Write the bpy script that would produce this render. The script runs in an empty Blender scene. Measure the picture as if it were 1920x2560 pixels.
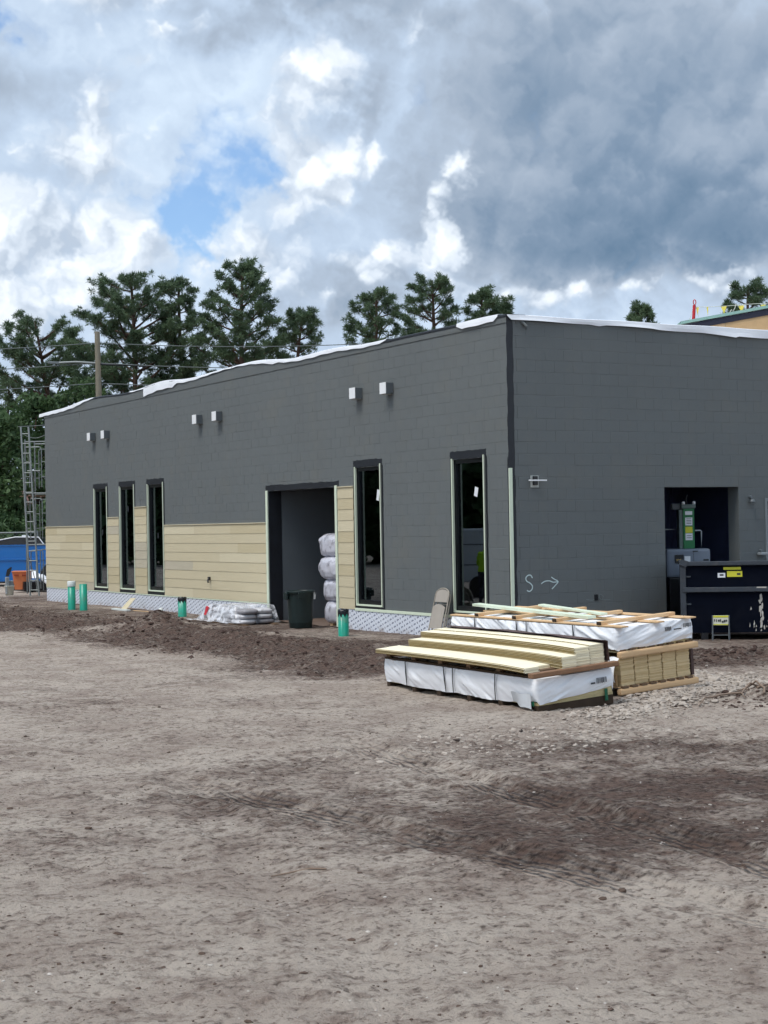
import bpy, bmesh, math, random
import numpy as np
from mathutils import Matrix, Vector

# ------------------------------------------------------------------ camera, sky, sun, exposure
S = bpy.context.scene
COL = S.collection
CAM = (-15.9418, -23.1923, 2.0973)
FPX, YAW, PITCH, ROLL = 4042.16, 0.5247, 0.0085, -0.0179     # focal length for a 1920 px wide frame

fwd = Vector((math.sin(YAW)*math.cos(PITCH), math.cos(YAW)*math.cos(PITCH), math.sin(PITCH)))
rgt = Vector((math.cos(YAW), -math.sin(YAW), 0))
upv = rgt.cross(fwd)
r2 = math.cos(ROLL)*rgt + math.sin(ROLL)*upv
u2 = -math.sin(ROLL)*rgt + math.cos(ROLL)*upv
cam_d = bpy.data.cameras.new('camera')
cam = bpy.data.objects.new('camera', cam_d); COL.objects.link(cam)
M = Matrix.Identity(4)
for i in range(3):
    M[i][0], M[i][1], M[i][2], M[i][3] = r2[i], u2[i], -fwd[i], CAM[i]
cam.matrix_world = M
cam_d.sensor_fit = 'HORIZONTAL'; cam_d.sensor_width = 36.0
cam_d.lens = 36.0*FPX/1920.0
cam_d.clip_start = 0.1; cam_d.clip_end = 3000
S.camera = cam

SUN_ELEV, SUN_AZ = math.radians(62), math.radians(262)        # azimuth clockwise from +Y; the sun stands to the left, behind thin cloud
sd = bpy.data.lights.new('sun', 'SUN'); sd.energy = 2.3; sd.angle = math.radians(26); sd.color = (1.0, 0.95, 0.88)
sun = bpy.data.objects.new('sun', sd); COL.objects.link(sun)
to_sun = Vector((math.sin(SUN_AZ)*math.cos(SUN_ELEV), math.cos(SUN_AZ)*math.cos(SUN_ELEV), math.sin(SUN_ELEV)))
sun.rotation_euler = to_sun.to_track_quat('Z', 'Y').to_euler()
sun.location = (-20, -5, 40)

S.view_settings.view_transform = 'Standard'; S.view_settings.look = 'None'
S.view_settings.gamma = 1.0; S.view_settings.exposure = 0.22
S.cycles.use_denoising = True; S.cycles.use_adaptive_sampling = True; S.cycles.adaptive_threshold = .025; S.cycles.adaptive_min_samples = 12
S.cycles.max_bounces = 5; S.cycles.diffuse_bounces = 3; S.cycles.glossy_bounces = 2; S.cycles.caustics_reflective = False; S.cycles.caustics_refractive = False

W = bpy.data.worlds.new('World'); S.world = W; W.use_nodes = True
nt = W.node_tree; nt.nodes.clear()
W.cycles.sampling_method = 'NONE'

def mth(t, op, a, b=None, c=None, clamp=False):
    n = t.nodes.new('ShaderNodeMath'); n.operation = op; n.use_clamp = clamp
    for i, v in enumerate((a, b, c)):
        if v is None: continue
        if isinstance(v, (int, float)): n.inputs[i].default_value = v
        else: t.links.new(v, n.inputs[i])
    return n.outputs[0]
def vmth(t, op, a, b=None):
    n = t.nodes.new('ShaderNodeVectorMath'); n.operation = op
    for i, v in enumerate((a, b)):
        if v is None: continue
        if isinstance(v, (tuple, list, Vector)): n.inputs[i].default_value = tuple(v)
        else: t.links.new(v, n.inputs[i])
    return n.outputs['Value'] if op in ('DOT_PRODUCT', 'LENGTH', 'DISTANCE') else n.outputs[0]
def mixc(t, f, a, b):
    n = t.nodes.new('ShaderNodeMix'); n.data_type = 'RGBA'
    for k, v in ((0, f), (6, a), (7, b)):
        if isinstance(v, (int, float)): n.inputs[k].default_value = v
        elif isinstance(v, (tuple, list)): n.inputs[k].default_value = (*v[:3], 1)
        else: t.links.new(v, n.inputs[k])
    return n.outputs[2]
def sstep(t, x, lo, hi):
    n = t.nodes.new('ShaderNodeMapRange'); n.interpolation_type = 'SMOOTHSTEP'
    t.links.new(x, n.inputs[0])
    n.inputs[1].default_value = lo; n.inputs[2].default_value = hi
    return n.outputs[0]
def tnoise(t, vec, scale, detail=6, rough=.55, dist=0.0, dims='3D'):
    n = t.nodes.new('ShaderNodeTexNoise'); n.noise_dimensions = dims
    if vec is not None: t.links.new(vec, n.inputs['Vector'])
    n.inputs['Scale'].default_value = scale; n.inputs['Detail'].default_value = detail
    n.inputs['Roughness'].default_value = rough; n.inputs['Distortion'].default_value = dist
    return n

def build_world():
    t = nt
    tc = t.nodes.new('ShaderNodeTexCoord'); d = vmth(t, 'NORMALIZE', tc.outputs['Generated'])
    sky = t.nodes.new('ShaderNodeTexSky'); sky.sky_type = 'NISHITA'; sky.sun_disc = False
    sky.sun_elevation = SUN_ELEV; sky.sun_rotation = SUN_AZ; sky.air_density = 1.0; sky.dust_density = 0.6; sky.ozone_density = 2.0
    # azimuth from the heading of the lot, and elevation
    az = mth(t, 'ARCTAN2', vmth(t, 'DOT_PRODUCT', d, tuple(rgt)), vmth(t, 'DOT_PRODUCT', d, (math.sin(YAW), math.cos(YAW), 0)))
    sp = t.nodes.new('ShaderNodeSeparateXYZ'); t.links.new(d, sp.inputs[0])
    el = mth(t, 'ARCSINE', sp.outputs[2])
    cb = t.nodes.new('ShaderNodeCombineXYZ'); t.links.new(az, cb.inputs[0]); t.links.new(el, cb.inputs[1])
    p = cb.outputs[0]
    # conformal flat map of the upper sky for the cloud texture
    iz = mth(t, 'DIVIDE', 1.0, mth(t, 'ADD', mth(t, 'MAXIMUM', sp.outputs[2], -.2), 1.0))
    d = vmth(t, 'SCALE', d); d.node.inputs['Scale'].default_value = 1.0; t.links.new(iz, d.node.inputs['Scale'])
    # turbulent edges: warp the layout by coarse and fine noise of the sky direction
    n1 = tnoise(t, d, 9.0, 2, .5, dims='2D'); n2 = tnoise(t, d, 30.0, 4, .62, dims='2D')
    s1 = vmth(t, 'SUBTRACT', n1.outputs['Color'], (.5, .5, .5)); s2 = vmth(t, 'SUBTRACT', n2.outputs['Color'], (.5, .5, .5))
    pw = vmth(t, 'ADD', vmth(t, 'ADD', p, vmth(t, 'MULTIPLY', s1, (.09, .07, 0))), vmth(t, 'MULTIPLY', s2, (.075, .06, 0)))
    pc = vmth(t, 'ADD', vmth(t, 'ADD', p, vmth(t, 'MULTIPLY', s1, (.035, .03, 0))), vmth(t, 'MULTIPLY', s2, (.040, .034, 0)))
    def field(src, blobs):
        tot = None
        for (a, e, ra, re, w) in blobs:
            q = vmth(t, 'MULTIPLY', vmth(t, 'SUBTRACT', src, (a, e, 0)), (1/ra, 1/re, 0))
            g = mth(t, 'MULTIPLY', mth(t, 'EXPONENT', mth(t, 'MULTIPLY', vmth(t, 'DOT_PRODUCT', q, q), -1.0)), w)
            tot = g if tot is None else mth(t, 'ADD', tot, g)
        return tot
    # billows: rounded cells at several sizes, warped
    dw = vmth(t, 'ADD', d, vmth(t, 'MULTIPLY', s2, (.03, .03, .03)))
    def billow(vec, det=2.5):
        v = t.nodes.new('ShaderNodeTexVoronoi'); v.voronoi_dimensions = '2D'; v.feature = 'F1'; v.inputs['Scale'].default_value = 26
        v.inputs['Detail'].default_value = det; v.inputs['Roughness'].default_value = .55; v.inputs['Lacunarity'].default_value = 2.2; v.normalize = True
        t.links.new(vec, v.inputs['Vector']); return v.outputs['Distance']
    bw = billow(dw, 2.0)
    dws = vmth(t, 'ADD', dw, (-.010, -.004, 0)); bws = billow(dws, 2.0)
    emb = mth(t, 'SUBTRACT', bws, bw)                                     # positive on flanks turned to the sun
    fb = tnoise(t, d, 6.5, 6, .56, .4, dims='2D').outputs['Fac']
    # grey level of the general cloud sheet
    dark = field(pw, DARK_BLOBS)
    sheet = mth(t, 'ADD', mth(t, 'MULTIPLY', mth(t, 'SUBTRACT', fb, .5), .80), .84)
    sheet = mth(t, 'ADD', sheet, mth(t, 'MULTIPLY', emb, .45))
    sheet = mth(t, 'SUBTRACT', sheet, dark)
    ramp = t.nodes.new('ShaderNodeValToRGB'); t.links.new(sheet, ramp.inputs[0])
    er = ramp.color_ramp
    er.elements[0].position = 0.0; er.elements[0].color = (.120, .200, .305, 1)
    er.elements[1].position = 1.0; er.elements[1].color = (.64, .76, .90, 1)
    for pos, c in ((.25, (.205, .285, .395, 1)), (.5, (.36, .435, .54, 1)), (.75, (.48, .59, .74, 1))):
        k = er.elements.new(pos); k.color = c
    # bright cumulus heads in front of the sheet
    cum = mth(t, 'ADD', field(pc, CUMULUS_BLOBS), mth(t, 'MULTIPLY', mth(t, 'SUBTRACT', .34, bw), 1.3))
    cum = mth(t, 'ADD', cum, mth(t, 'MULTIPLY', sstep(t, fb, .56, .72), .35))
    cmask = sstep(t, cum, .34, .66)
    cs = mth(t, 'ADD', mth(t, 'MULTIPLY', emb, 1.9), mth(t, 'MULTIPLY', cum, .46))
    cs = mth(t, 'ADD', cs, .16)
    r2_ = t.nodes.new('ShaderNodeValToRGB'); t.links.new(cs, r2_.inputs[0]); e2 = r2_.color_ramp
    e2.elements[0].position = .10; e2.elements[0].color = (.46, .54, .65, 1)
    e2.elements[1].position = .90; e2.elements[1].color = (.90, .95, .99, 1)
    k = e2.elements.new(.5); k.color = (.66, .74, .84, 1)
    cloud = mixc(t, cmask, ramp.outputs[0], r2_.outputs[0])
    # holes through which the blue sky shows
    hole = mth(t, 'ADD', field(pw, HOLE_BLOBS), mth(t, 'MULTIPLY', mth(t, 'SUBTRACT', bw, .34), 1.4))
    hole = mth(t, 'ADD', hole, mth(t, 'MULTIPLY', sstep(t, fb, .60, .78), .5))
    hm = mth(t, 'MULTIPLY', sstep(t, hole, .15, .95), mth(t, 'SUBTRACT', 1.0, cmask))
    cl10 = vmth(t, 'SCALE', cloud); cl10.node.inputs['Scale'].default_value = 10.0
    blue = vmth(t, 'MULTIPLY', sky.outputs[0], (1.05, 1.25, 1.45))
    colr = mixc(t, mth(t, 'MULTIPLY', hm, .9), cl10, blue)
    bg = t.nodes.new('ShaderNodeBackground'); bg.inputs['Strength'].default_value = 0.1
    t.links.new(colr, bg.inputs['Color'])
    out = t.nodes.new('ShaderNodeOutputWorld'); t.links.new(bg.outputs[0], out.inputs[0])
# (azimuth, elevation, width, height, weight)
DARK_BLOBS = [(.185, .178, .150, .040, .56), (.18, .262, .15, .090, .44), (-.04, .312, .12, .016, .38),
              (-.225, .270, .07, .024, .26), (.05, .240, .06, .06, .22), (-.012, .142, .05, .018, .26), (-.012, .262, .014, .045, .22)]
CUMULUS_BLOBS = [(-.176, .236, .028, .038, .62), (-.050, .206, .027, .042, .66), (-.034, .277, .026, .024, .60), (-.160, .328, .080, .022, .74),
                 (-.232, .182, .045, .045, .68), (-.160, .168, .045, .030, .68), (.042, .182, .018, .030, .62), (.000, .160, .034, .014, .55),
                 (.205, .144, .070, .011, .56), (.09, .142, .06, .010, .36), (-.085, .160, .030, .018, .40), (-.235, .130, .05, .025, .50)]
HOLE_BLOBS = [(-.118, .196, .026, .024, .85), (-.086, .216, .034, .016, .75), (-.246, .312, .020, .012, .9), (-.10, .240, .05, .02, .35), (-.117, .160, .010, .025, .55)]
build_world()

# ------------------------------------------------------------------ numeric noise
def _hash(ix, iy, iz, seed):
    n = (ix.astype(np.int64)*374761393 + iy.astype(np.int64)*668265263 + iz.astype(np.int64)*2147483647 + seed*1274126177) & 0xffffffff
    n = ((n ^ (n >> 13))*1274126177) & 0xffffffff
    return ((n ^ (n >> 16)) & 0xffff)/65535.0
def vnoise(x, y, z=None, seed=0):
    x = np.asarray(x, float); y = np.asarray(y, float)
    z = np.zeros_like(x) if z is None else np.asarray(z, float)
    x0, y0, z0 = np.floor(x), np.floor(y), np.floor(z)
    fx, fy, fz = x-x0, y-y0, z-z0
    fx, fy, fz = [f*f*(3-2*f) for f in (fx, fy, fz)]
    r = 0
    for dx in (0, 1):
        for dy in (0, 1):
            for dz in (0, 1):
                w = (fx if dx else 1-fx)*(fy if dy else 1-fy)*(fz if dz else 1-fz)
                r = r + w*_hash(x0+dx, y0+dy, z0+dz, seed)
    return r
def fbm(x, y, oct=5, seed=0, gain=.5, lac=2.03):
    a, s, r, f = 1.0, 0.0, 0.0, 1.0
    for o in range(oct):
        r = r + a*vnoise(np.asarray(x)*f, np.asarray(y)*f, None, seed+o*17); s += a; a *= gain; f *= lac
    return r/s

# ------------------------------------------------------------------ objects
def tag(o, label=None, cat=None, group=None, kind=None):
    if label: o['label'] = label
    if cat: o['category'] = cat
    if group: o['group'] = group
    if kind: o['kind'] = kind
    return o
def thing(name, label, cat, loc=(0, 0, 0), group=None):
    o = bpy.data.objects.new(name, None); COL.objects.link(o)
    o.location = loc; o.empty_display_size = .3
    return tag(o, label, cat, group)
def wloc(o):
    v = Vector((0, 0, 0))
    while o is not None:
        v += Vector(o.location); o = o.parent
    return v
class MB:
    def __init__(s): s.v = []; s.f = []; s.m = None; s.sm = []
    def add(s, vs, fs, smooth=False):
        b = len(s.v); s.v += [tuple(v) for v in vs]
        for f in fs: s.f.append(tuple(i+b for i in f)); s.sm.append(smooth)
        return s
    def box(s, x0, x1, y0, y1, z0, z1):
        return s.add([(x, y, z) for x in (x0, x1) for y in (y0, y1) for z in (z0, z1)],
                     [(0, 1, 3, 2), (4, 6, 7, 5), (0, 4, 5, 1), (2, 3, 7, 6), (0, 2, 6, 4), (1, 5, 7, 3)])
    def bbox(s, x0, x1, y0, y1, z0, z1, b=.01):
        """box with chamfered edges"""
        bm = bmesh.new(); bmesh.ops.create_cube(bm, size=1)
        for v in bm.verts: v.co = (x0+(v.co.x+.5)*(x1-x0), y0+(v.co.y+.5)*(y1-y0), z0+(v.co.z+.5)*(z1-z0))
        bmesh.ops.bevel(bm, geom=bm.edges[:], offset=b, segments=2, affect='EDGES', profile=.6)
        bm.verts.index_update(); s.add([v.co[:] for v in bm.verts], [[v.index for v in f.verts] for f in bm.faces]); bm.free(); return s
    def tube(s, pts, r, n=8, cap=True):
        pts = [Vector(p) for p in pts]; rs = r if isinstance(r, (list, tuple)) else [r]*len(pts)
        rings = []; ref = None
        for i, p in enumerate(pts):
            d = (pts[min(i+1, len(pts)-1)]-pts[max(i-1, 0)]).normalized()
            if ref is None: ref = Vector((0, 0, 1)) if abs(d.z) < .9 else Vector((1, 0, 0))
            a = d.cross(ref).normalized(); b = d.cross(a)
            ref = b.cross(d) if False else ref
            rings.append([p+(a*math.cos(2*math.pi*k/n)+b*math.sin(2*math.pi*k/n))*rs[i] for k in range(n)])
        vs = [v for R in rings for v in R]; fs = []
        for i in range(len(pts)-1):
            for k in range(n): fs.append((i*n+k, i*n+(k+1) % n, (i+1)*n+(k+1) % n, (i+1)*n+k))
        s.add(vs, fs, True)
        if cap:
            s.add(rings[0], [tuple(range(n))]); s.add(rings[-1], [tuple(range(n))[::-1]])
        return s
    def lathe(s, c, prof, n=20, smooth=True):
        vs = []; fs = []
        for (r, z) in prof:
            for k in range(n): vs.append((c[0]+r*math.cos(2*math.pi*k/n), c[1]+r*math.sin(2*math.pi*k/n), c[2]+z))
        for i in range(len(prof)-1):
            for k in range(n): fs.append((i*n+k, i*n+(k+1) % n, (i+1)*n+(k+1) % n, (i+1)*n+k))
        return s.add(vs, fs, smooth)
    def grid(s, P, smooth=True):
        """P: array (m,n,3)"""
        m, n = P.shape[:2]
        return s.add(P.reshape(-1, 3).tolist(), [(i*n+j, i*n+j+1, (i+1)*n+j+1, (i+1)*n+j) for i in range(m-1) for j in range(n-1)], smooth)
    def poly(s, pts, d):
        """prism: polygon pts extruded by vector d"""
        n = len(pts); q = [Vector(p)+Vector(d) for p in pts]
        return s.add(list(pts)+q, [tuple(range(n)), tuple(range(n, 2*n))[::-1]]+[(i, (i+1) % n, n+(i+1) % n, n+i) for i in range(n)])
    def xf(s, Mx):
        s.v = [tuple(Mx @ Vector(v)) for v in s.v]; return s
    def mesh(s, name, mat, off=(0, 0, 0)):
        me = bpy.data.meshes.new(name)
        me.from_pydata([(v[0]-off[0], v[1]-off[1], v[2]-off[2]) for v in s.v], [], s.f)
        me.polygons.foreach_set('use_smooth', s.sm); me.update()
        if mat: me.materials.append(mat)
        return me
    def build(s, name, mat, parent=None, label=None, cat=None, group=None, kind=None, loc=None, fix=True):
        base = wloc(parent) if parent is not None else (Vector(loc) if loc else Vector((0, 0, 0)))
        me = s.mesh(name, mat, base)
        if fix:
            bm = bmesh.new(); bm.from_mesh(me); bmesh.ops.recalc_face_normals(bm, faces=bm.faces[:]); bm.to_mesh(me); bm.free()
        o = bpy.data.objects.new(name, me); COL.objects.link(o)
        if parent is not None: o.parent = parent
        elif loc: o.location = loc
        return tag(o, label, cat, group, kind)
def RZ(c, a): return Matrix.Translation(c) @ Matrix.Rotation(a, 4, 'Z') @ Matrix.Translation([-x for x in c])

# ------------------------------------------------------------------ materials
def srgb(r, g, b):
    return tuple(((c/255)/12.92 if c/255 <= .04045 else ((c/255+.055)/1.055)**2.4) for c in (r, g, b))
_mats = {}
def mat(name, col, rough=.7, var=.12, scale=3.0, bump=0.0, bscale=60, metal=0.0, spec=.4, fine=.0, stretch=None, dirt=None):
    if name in _mats: return _mats[name]
    m = bpy.data.materials.new(name); m.use_nodes = True; t = m.node_tree; b = t.nodes['Principled BSDF']
    g = t.nodes.new('ShaderNodeNewGeometry'); pos = g.outputs['Position']
    if stretch: pos = vmth(t, 'MULTIPLY', pos, stretch)
    n = tnoise(t, pos, scale, 5, .6)
    c = mixc(t, n.outputs['Fac'], tuple(max(0, x*(1-var*1.6)) for x in col), tuple(min(1, x*(1+var*1.6)) for x in col))
    if fine:
        n2 = tnoise(t, pos, scale*18, 3, .7)
        c = mixc(t, mth(t, 'MULTIPLY', sstep(t, n2.outputs['Fac'], .5, .75), fine), c, tuple(x*.35 for x in col))
    if dirt:
        n3 = tnoise(t, g.outputs['Position'], dirt[1], 6, .65)
        c = mixc(t, mth(t, 'MULTIPLY', sstep(t, n3.outputs['Fac'], .48, .72), dirt[2]), c, dirt[0])
    t.links.new(c, b.inputs['Base Color'])
    b.inputs['Roughness'].default_value = rough; b.inputs['Metallic'].default_value = metal
    b.inputs['Specular IOR Level'].default_value = spec
    if bump:
        n4 = tnoise(t, pos, bscale, 4, .6)
        bp = t.nodes.new('ShaderNodeBump'); bp.inputs['Strength'].default_value = min(1, bump*20); bp.inputs['Distance'].default_value = .05*bump*4
        t.links.new(n4.outputs['Fac'], bp.inputs['Height']); t.links.new(bp.outputs[0], b.inputs['Normal'])
    _mats[name] = m; return m
# ------------------------------------------------------------------ ground
def gss(x, y, cx, cy, rx, ry, a=0.0):
    dx, dy = x-cx, y-cy; c, s = math.cos(a), math.sin(a)
    u, v = (dx*c+dy*s)/rx, (-dx*s+dy*c)/ry
    return np.exp(-(u*u+v*v))
def smst(x, a, b):
    t = np.clip((x-a)/(b-a), 0, 1); return t*t*(3-2*t)
def bank_w(x, y):
    return smst(y, -4.5, -1.0)*smst(-y, -34, -27)
def edge_d(x, y):
    return -x + .55*(fbm(x*.5+3, y*.5, 3, 5)-.5)*2 + .35*np.sin(y*.33)
def ground_h(x, y):
    x = np.asarray(x, float); y = np.asarray(y, float)
    d = edge_d(x, y); w = bank_w(x, y)
    prof = np.interp(d, [-50, 2.0, 2.5, 3.0, 3.8, 4.7, 6.2, 9], [0.0, 0.0, .03, .05, -.04, -.13, -.08, -.06])
    h = w*prof + (1-w)*np.interp(-x-y*.6, [-6, 2, 6], [0.0, -.02, -.05])
    rough = w*smst(d, 1.7, 2.6)*(1-smst(d, 4.6, 5.8))
    h += rough*((fbm(x*1.6, y*1.6, 6, 11, .62)-.5)*.30)
    h += .30*gss(x, y, -2.85, 9.3, .75, .6)*(.6+.8*fbm(x*3, y*3, 3, 4)) + .10*gss(x, y, -3.2, 12.6, 1.3, .9) + .06*gss(x, y, -3.0, 5.2, 1.2, .8)
    h += .14*gss(x, y, -3.6, -1.6, .6, .5)*(.5+fbm(x*4, y*4, 3, 8))
    # fresh dark spoil to the right of the lumber
    sp = gss(x, y, 1.0, -4.6, 1.6, .55, -.5) + .8*gss(x, y, -2.2, -9.0, 1.1, .5, -.5) + .9*gss(x, y, -6.6, -14.3, .6, .7)*0 + .8*gss(x, y, 2.8, -5.6, 1.2, .6)
    h += sp*(.05+.20*fbm(x*3.2, y*3.2, 5, 21, .6))
    # stone heap under the lumber
    h += .06*gss(x, y, -2.9, -7.9, .9, .5)
    near = 1-smst(np.hypot(x-CAM[0], y-CAM[1]), 60, 120)
    h += near*((fbm(x*.35, y*.35, 4, 31)-.5)*.10 + (fbm(x*2.2, y*2.2, 4, 33, .6)-.5)*.045 + (fbm(x*8, y*8, 4, 35, .7)-.5)*.036)*(1-.6*w*(1-smst(d, 1.4, 2.0)))
    cl = np.clip(.35+.65*gss(x, y, -5.5, -10.5, 4.0, 2.2, -.5)+.5*(fbm(x*.4, y*.4, 2, 81)-.5), 0, 1)
    h += near*cl*.045*(np.abs(fbm(x*5.5, y*5.5, 4, 83, .65)-.5)*2-.25)
    # wheel ruts along the right side of the lot
    for (cx, cy, dx, dy, wd, dep) in TRACKS:
        nx, ny = -dy, dx
        u = (x-cx)*nx+(y-cy)*ny; v = (x-cx)*dx+(y-cy)*dy
        u = u + .10*np.sin(v*.35+cx)
        m = np.exp(-(u/wd)**4)*smst(v, -6, -3.5)*(1-smst(v, 4, 7))
        h += -dep*m + .35*dep*np.exp(-((np.abs(u)-wd*1.25)/(wd*.35))**2)*smst(v, -6, -3.5)*(1-smst(v, 4, 7))
    h += near*smst(np.hypot(x-CAM[0], y-CAM[1]), 40, 60)*(-.03)
    inside = (x > .35) & (y > .35) & (x < 24) & (y < 24.8)
    return np.where(inside, -.10, h)
TRACKS = [(-8.75, -13.9, -.13, -.99, .24, .055), (-9.95, -15.2, .10, -.99, .24, .050), (-11.3, -13.4, -.25, -.97, .2, .02)]
def ground_moist(x, y):
    d = edge_d(x, y); w = bank_w(x, y)
    m = .95*w*smst(d, 2.3, 3.0)*(1-smst(d, 4.2, 6.4)) + .66*w*(1-smst(d, 2.2, 3.0))
    m += .95*gss(x, y, .6, -4.6, 3.2, 1.6, -.4) + .85*gss(x, y, -2.0, -9.1, 2.2, .9, -.5) + .5*gss(x, y, 5, -3.5, 4, 2.5)
    m += .70*gss(x, y, -5.9, -11.3, 2.4, 1.1, -.7) + .75*gss(x, y, -8.3, -14.4, 1.9, 3.2, -.15) + .55*gss(x, y, -10.5, -13.9, 1.9, 1.5)
    m += .75*gss(x, y, -6.3, -13.6, 1.2, .6, -.6) + .30*gss(x, y, -10.8, -11.6, 2.4, 1.2) + .28*gss(x, y, -9.6, -4.5, 3, 1.6) + .3*gss(x, y, -9.0, -9.8, 1.6, .7, .6)
    m += .35*gss(x, y, -3.6, -2.2, 1.6, 1.6)
    m -= .5*gss(x, y, -6.2, -3.2, 1.1, .9) + .25*gss(x, y, -4.5, -11.2, 2.2, .6, -.6) + .3*gss(x, y, -5.6, -9.0, 2.0, 1.0)
    m -= .2*gss(x, y, -12.6, -15.5, 3.0, 2.6)
    n = fbm(x*.55, y*.55, 5, 51, .6)-.5; n2 = fbm(x*2.6, y*2.6, 4, 57, .6)-.5
    m += n*1.15 + n2*.8 + .06
    return np.clip(m, 0, 1)
def build_ground():
    rr = np.concatenate([[.02, 1.2, 2.5, 4.0], np.geomspace(5.0, 62.0, 560), np.geomspace(66, 2500, 26)])
    a0 = YAW
    aa = np.concatenate([np.linspace(-math.pi, -.42, 30), np.linspace(-.40, -.27, 12), np.linspace(-.262, .262, 330), np.linspace(.27, .40, 12), np.linspace(.42, math.pi, 30)])[:-1]
    R, A = np.meshgrid(rr, aa+a0, indexing='ij')
    X = CAM[0]+R*np.sin(A); Y = CAM[1]+R*np.cos(A)
    H = ground_h(X, Y); MO = ground_moist(X, Y)
    m, n = X.shape
    V = np.stack([X, Y, H], -1).reshape(-1, 3)
    idx = np.arange(m*n).reshape(m, n)
    a = idx[:-1]; b = np.roll(idx, -1, 1)[:-1]; c = np.roll(idx, -1, 1)[1:]; dd = idx[1:]
    F = np.stack([a, dd, c, b], -1).reshape(-1, 4)
    me = bpy.data.meshes.new('ground')
    me.vertices.add(len(V)); me.vertices.foreach_set('co', V.astype(np.float32).ravel())
    me.loops.add(F.size); me.loops.foreach_set('vertex_index', F.astype(np.int32).ravel())
    me.polygons.add(len(F)); me.polygons.foreach_set('loop_start', np.arange(0, F.size, 4, dtype=np.int32))
    me.update(calc_edges=True); me.validate()
    me.polygons.foreach_set('use_smooth', [True]*len(F))
    at = me.attributes.new('moisture', 'FLOAT', 'POINT'); at.data.foreach_set('value', MO.astype(np.float32).ravel())
    me.materials.append(ground_mat())
    o = bpy.data.objects.new('ground', me); COL.objects.link(o); o['kind'] = 'structure'
    return o
def ground_mat():
    m = bpy.data.materials.new('soil'); m.use_nodes = True; t = m.node_tree; b = t.nodes['Principled BSDF']
    g = t.nodes.new('ShaderNodeNewGeometry'); pos = g.outputs['Position']
    at = t.nodes.new('ShaderNodeAttribute'); at.attribute_name = 'moisture'; mo = at.outputs['Fac']
    n1 = tnoise(t, pos, .9, 6, .6).outputs['Fac']; n2 = tnoise(t, pos, 7, 6, .65).outputs['Fac']
    n3 = tnoise(t, pos, 38, 5, .65).outputs['Fac']; n4 = tnoise(t, pos, 140, 3, .7).outputs['Fac']
    n5 = tnoise(t, vmth(t, 'MULTIPLY', vmth(t, 'ADD', pos, (0, 0, 0)), (1, 1, .2)), 17, 6, .72).outputs['Fac']
    dry = mixc(t, sstep(t, n1, .35, .65), srgb(201, 188, 175), srgb(176, 161, 149))
    dry = mixc(t, mth(t, 'MULTIPLY', sstep(t, n2, .46, .70), .65), dry, srgb(134, 117, 106))
    dry = mixc(t, mth(t, 'MULTIPLY', sstep(t, n5, .50, .66), .75), dry, srgb(104, 89, 80))
    dry = mixc(t, mth(t, 'MULTIPLY', sstep(t, n3, .58, .72), .5), dry, srgb(92, 78, 71))
    dry = mixc(t, mth(t, 'MULTIPLY', sstep(t, n4, .57, .70), .65), dry, srgb(214, 203, 192))
    wet = mixc(t, sstep(t, n2, .3, .7), srgb(58, 46, 42), srgb(116, 96, 86))
    wet = mixc(t, mth(t, 'MULTIPLY', sstep(t, n5, .48, .66), .7), wet, srgb(42, 34, 32))
    f = mth(t, 'ADD', mo, mth(t, 'MULTIPLY', mth(t, 'SUBTRACT', mth(t, 'ADD', n2, n5), 1.0), 1.5))
    f = sstep(t, f, .02, 1.15)
    c = mixc(t, f, dry, wet)
    # dark crumbs
    vo = t.nodes.new('ShaderNodeTexVoronoi'); vo.inputs['Scale'].default_value = 11; t.links.new(pos, vo.inputs['Vector'])
    sp = mth(t, 'MULTIPLY', mth(t, 'SUBTRACT', 1.0, sstep(t, vo.outputs['Distance'], .10, .22)), sstep(t, n2, .52, .62))
    c = mixc(t, mth(t, 'MULTIPLY', sp, .6), c, srgb(48, 39, 36))
    t.links.new(c, b.inputs['Base Color']); b.inputs['Roughness'].default_value = .95; b.inputs['Specular IOR Level'].default_value = .15
    # fine tread marks inside the ruts
    px = t.nodes.new('ShaderNodeSeparateXYZ'); t.links.new(pos, px.inputs[0])
    hsum = mth(t, 'ADD', mth(t, 'MULTIPLY', n3, .5), mth(t, 'ADD', mth(t, 'MULTIPLY', n4, .22), mth(t, 'ADD', mth(t, 'MULTIPLY', n5, -.9), mth(t, 'MULTIPLY', n2, .5))))
    for (cx, cy, dx, dy, wd, dep) in TRACKS[:2]:
        v = mth(t, 'ADD', mth(t, 'MULTIPLY', mth(t, 'SUBTRACT', px.outputs[0], cx), dx), mth(t, 'MULTIPLY', mth(t, 'SUBTRACT', px.outputs[1], cy), dy))
        u = mth(t, 'ADD', mth(t, 'MULTIPLY', mth(t, 'SUBTRACT', px.outputs[0], cx), -dy), mth(t, 'MULTIPLY', mth(t, 'SUBTRACT', px.outputs[1], cy), dx))
        u = mth(t, 'ADD', u, mth(t, 'MULTIPLY', mth(t, 'SINE', mth(t, 'ADD', mth(t, 'MULTIPLY', v, .35), cx)), .10))
        msk = mth(t, 'SUBTRACT', 1.0, sstep(t, mth(t, 'ABSOLUTE', u), wd*.9, wd*1.5))
        msk = mth(t, 'MULTIPLY', msk, mth(t, 'SUBTRACT', 1.0, sstep(t, mth(t, 'ABSOLUTE', v), 3.5, 5.5)))
        msk = mth(t, 'MULTIPLY', msk, sstep(t, n1, .35, .6))
        wv = mth(t, 'SINE', mth(t, 'MULTIPLY', u, 2*math.pi/.075))
        hsum = mth(t, 'ADD', hsum, mth(t, 'MULTIPLY', mth(t, 'MULTIPLY', wv, msk), .8))
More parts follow.
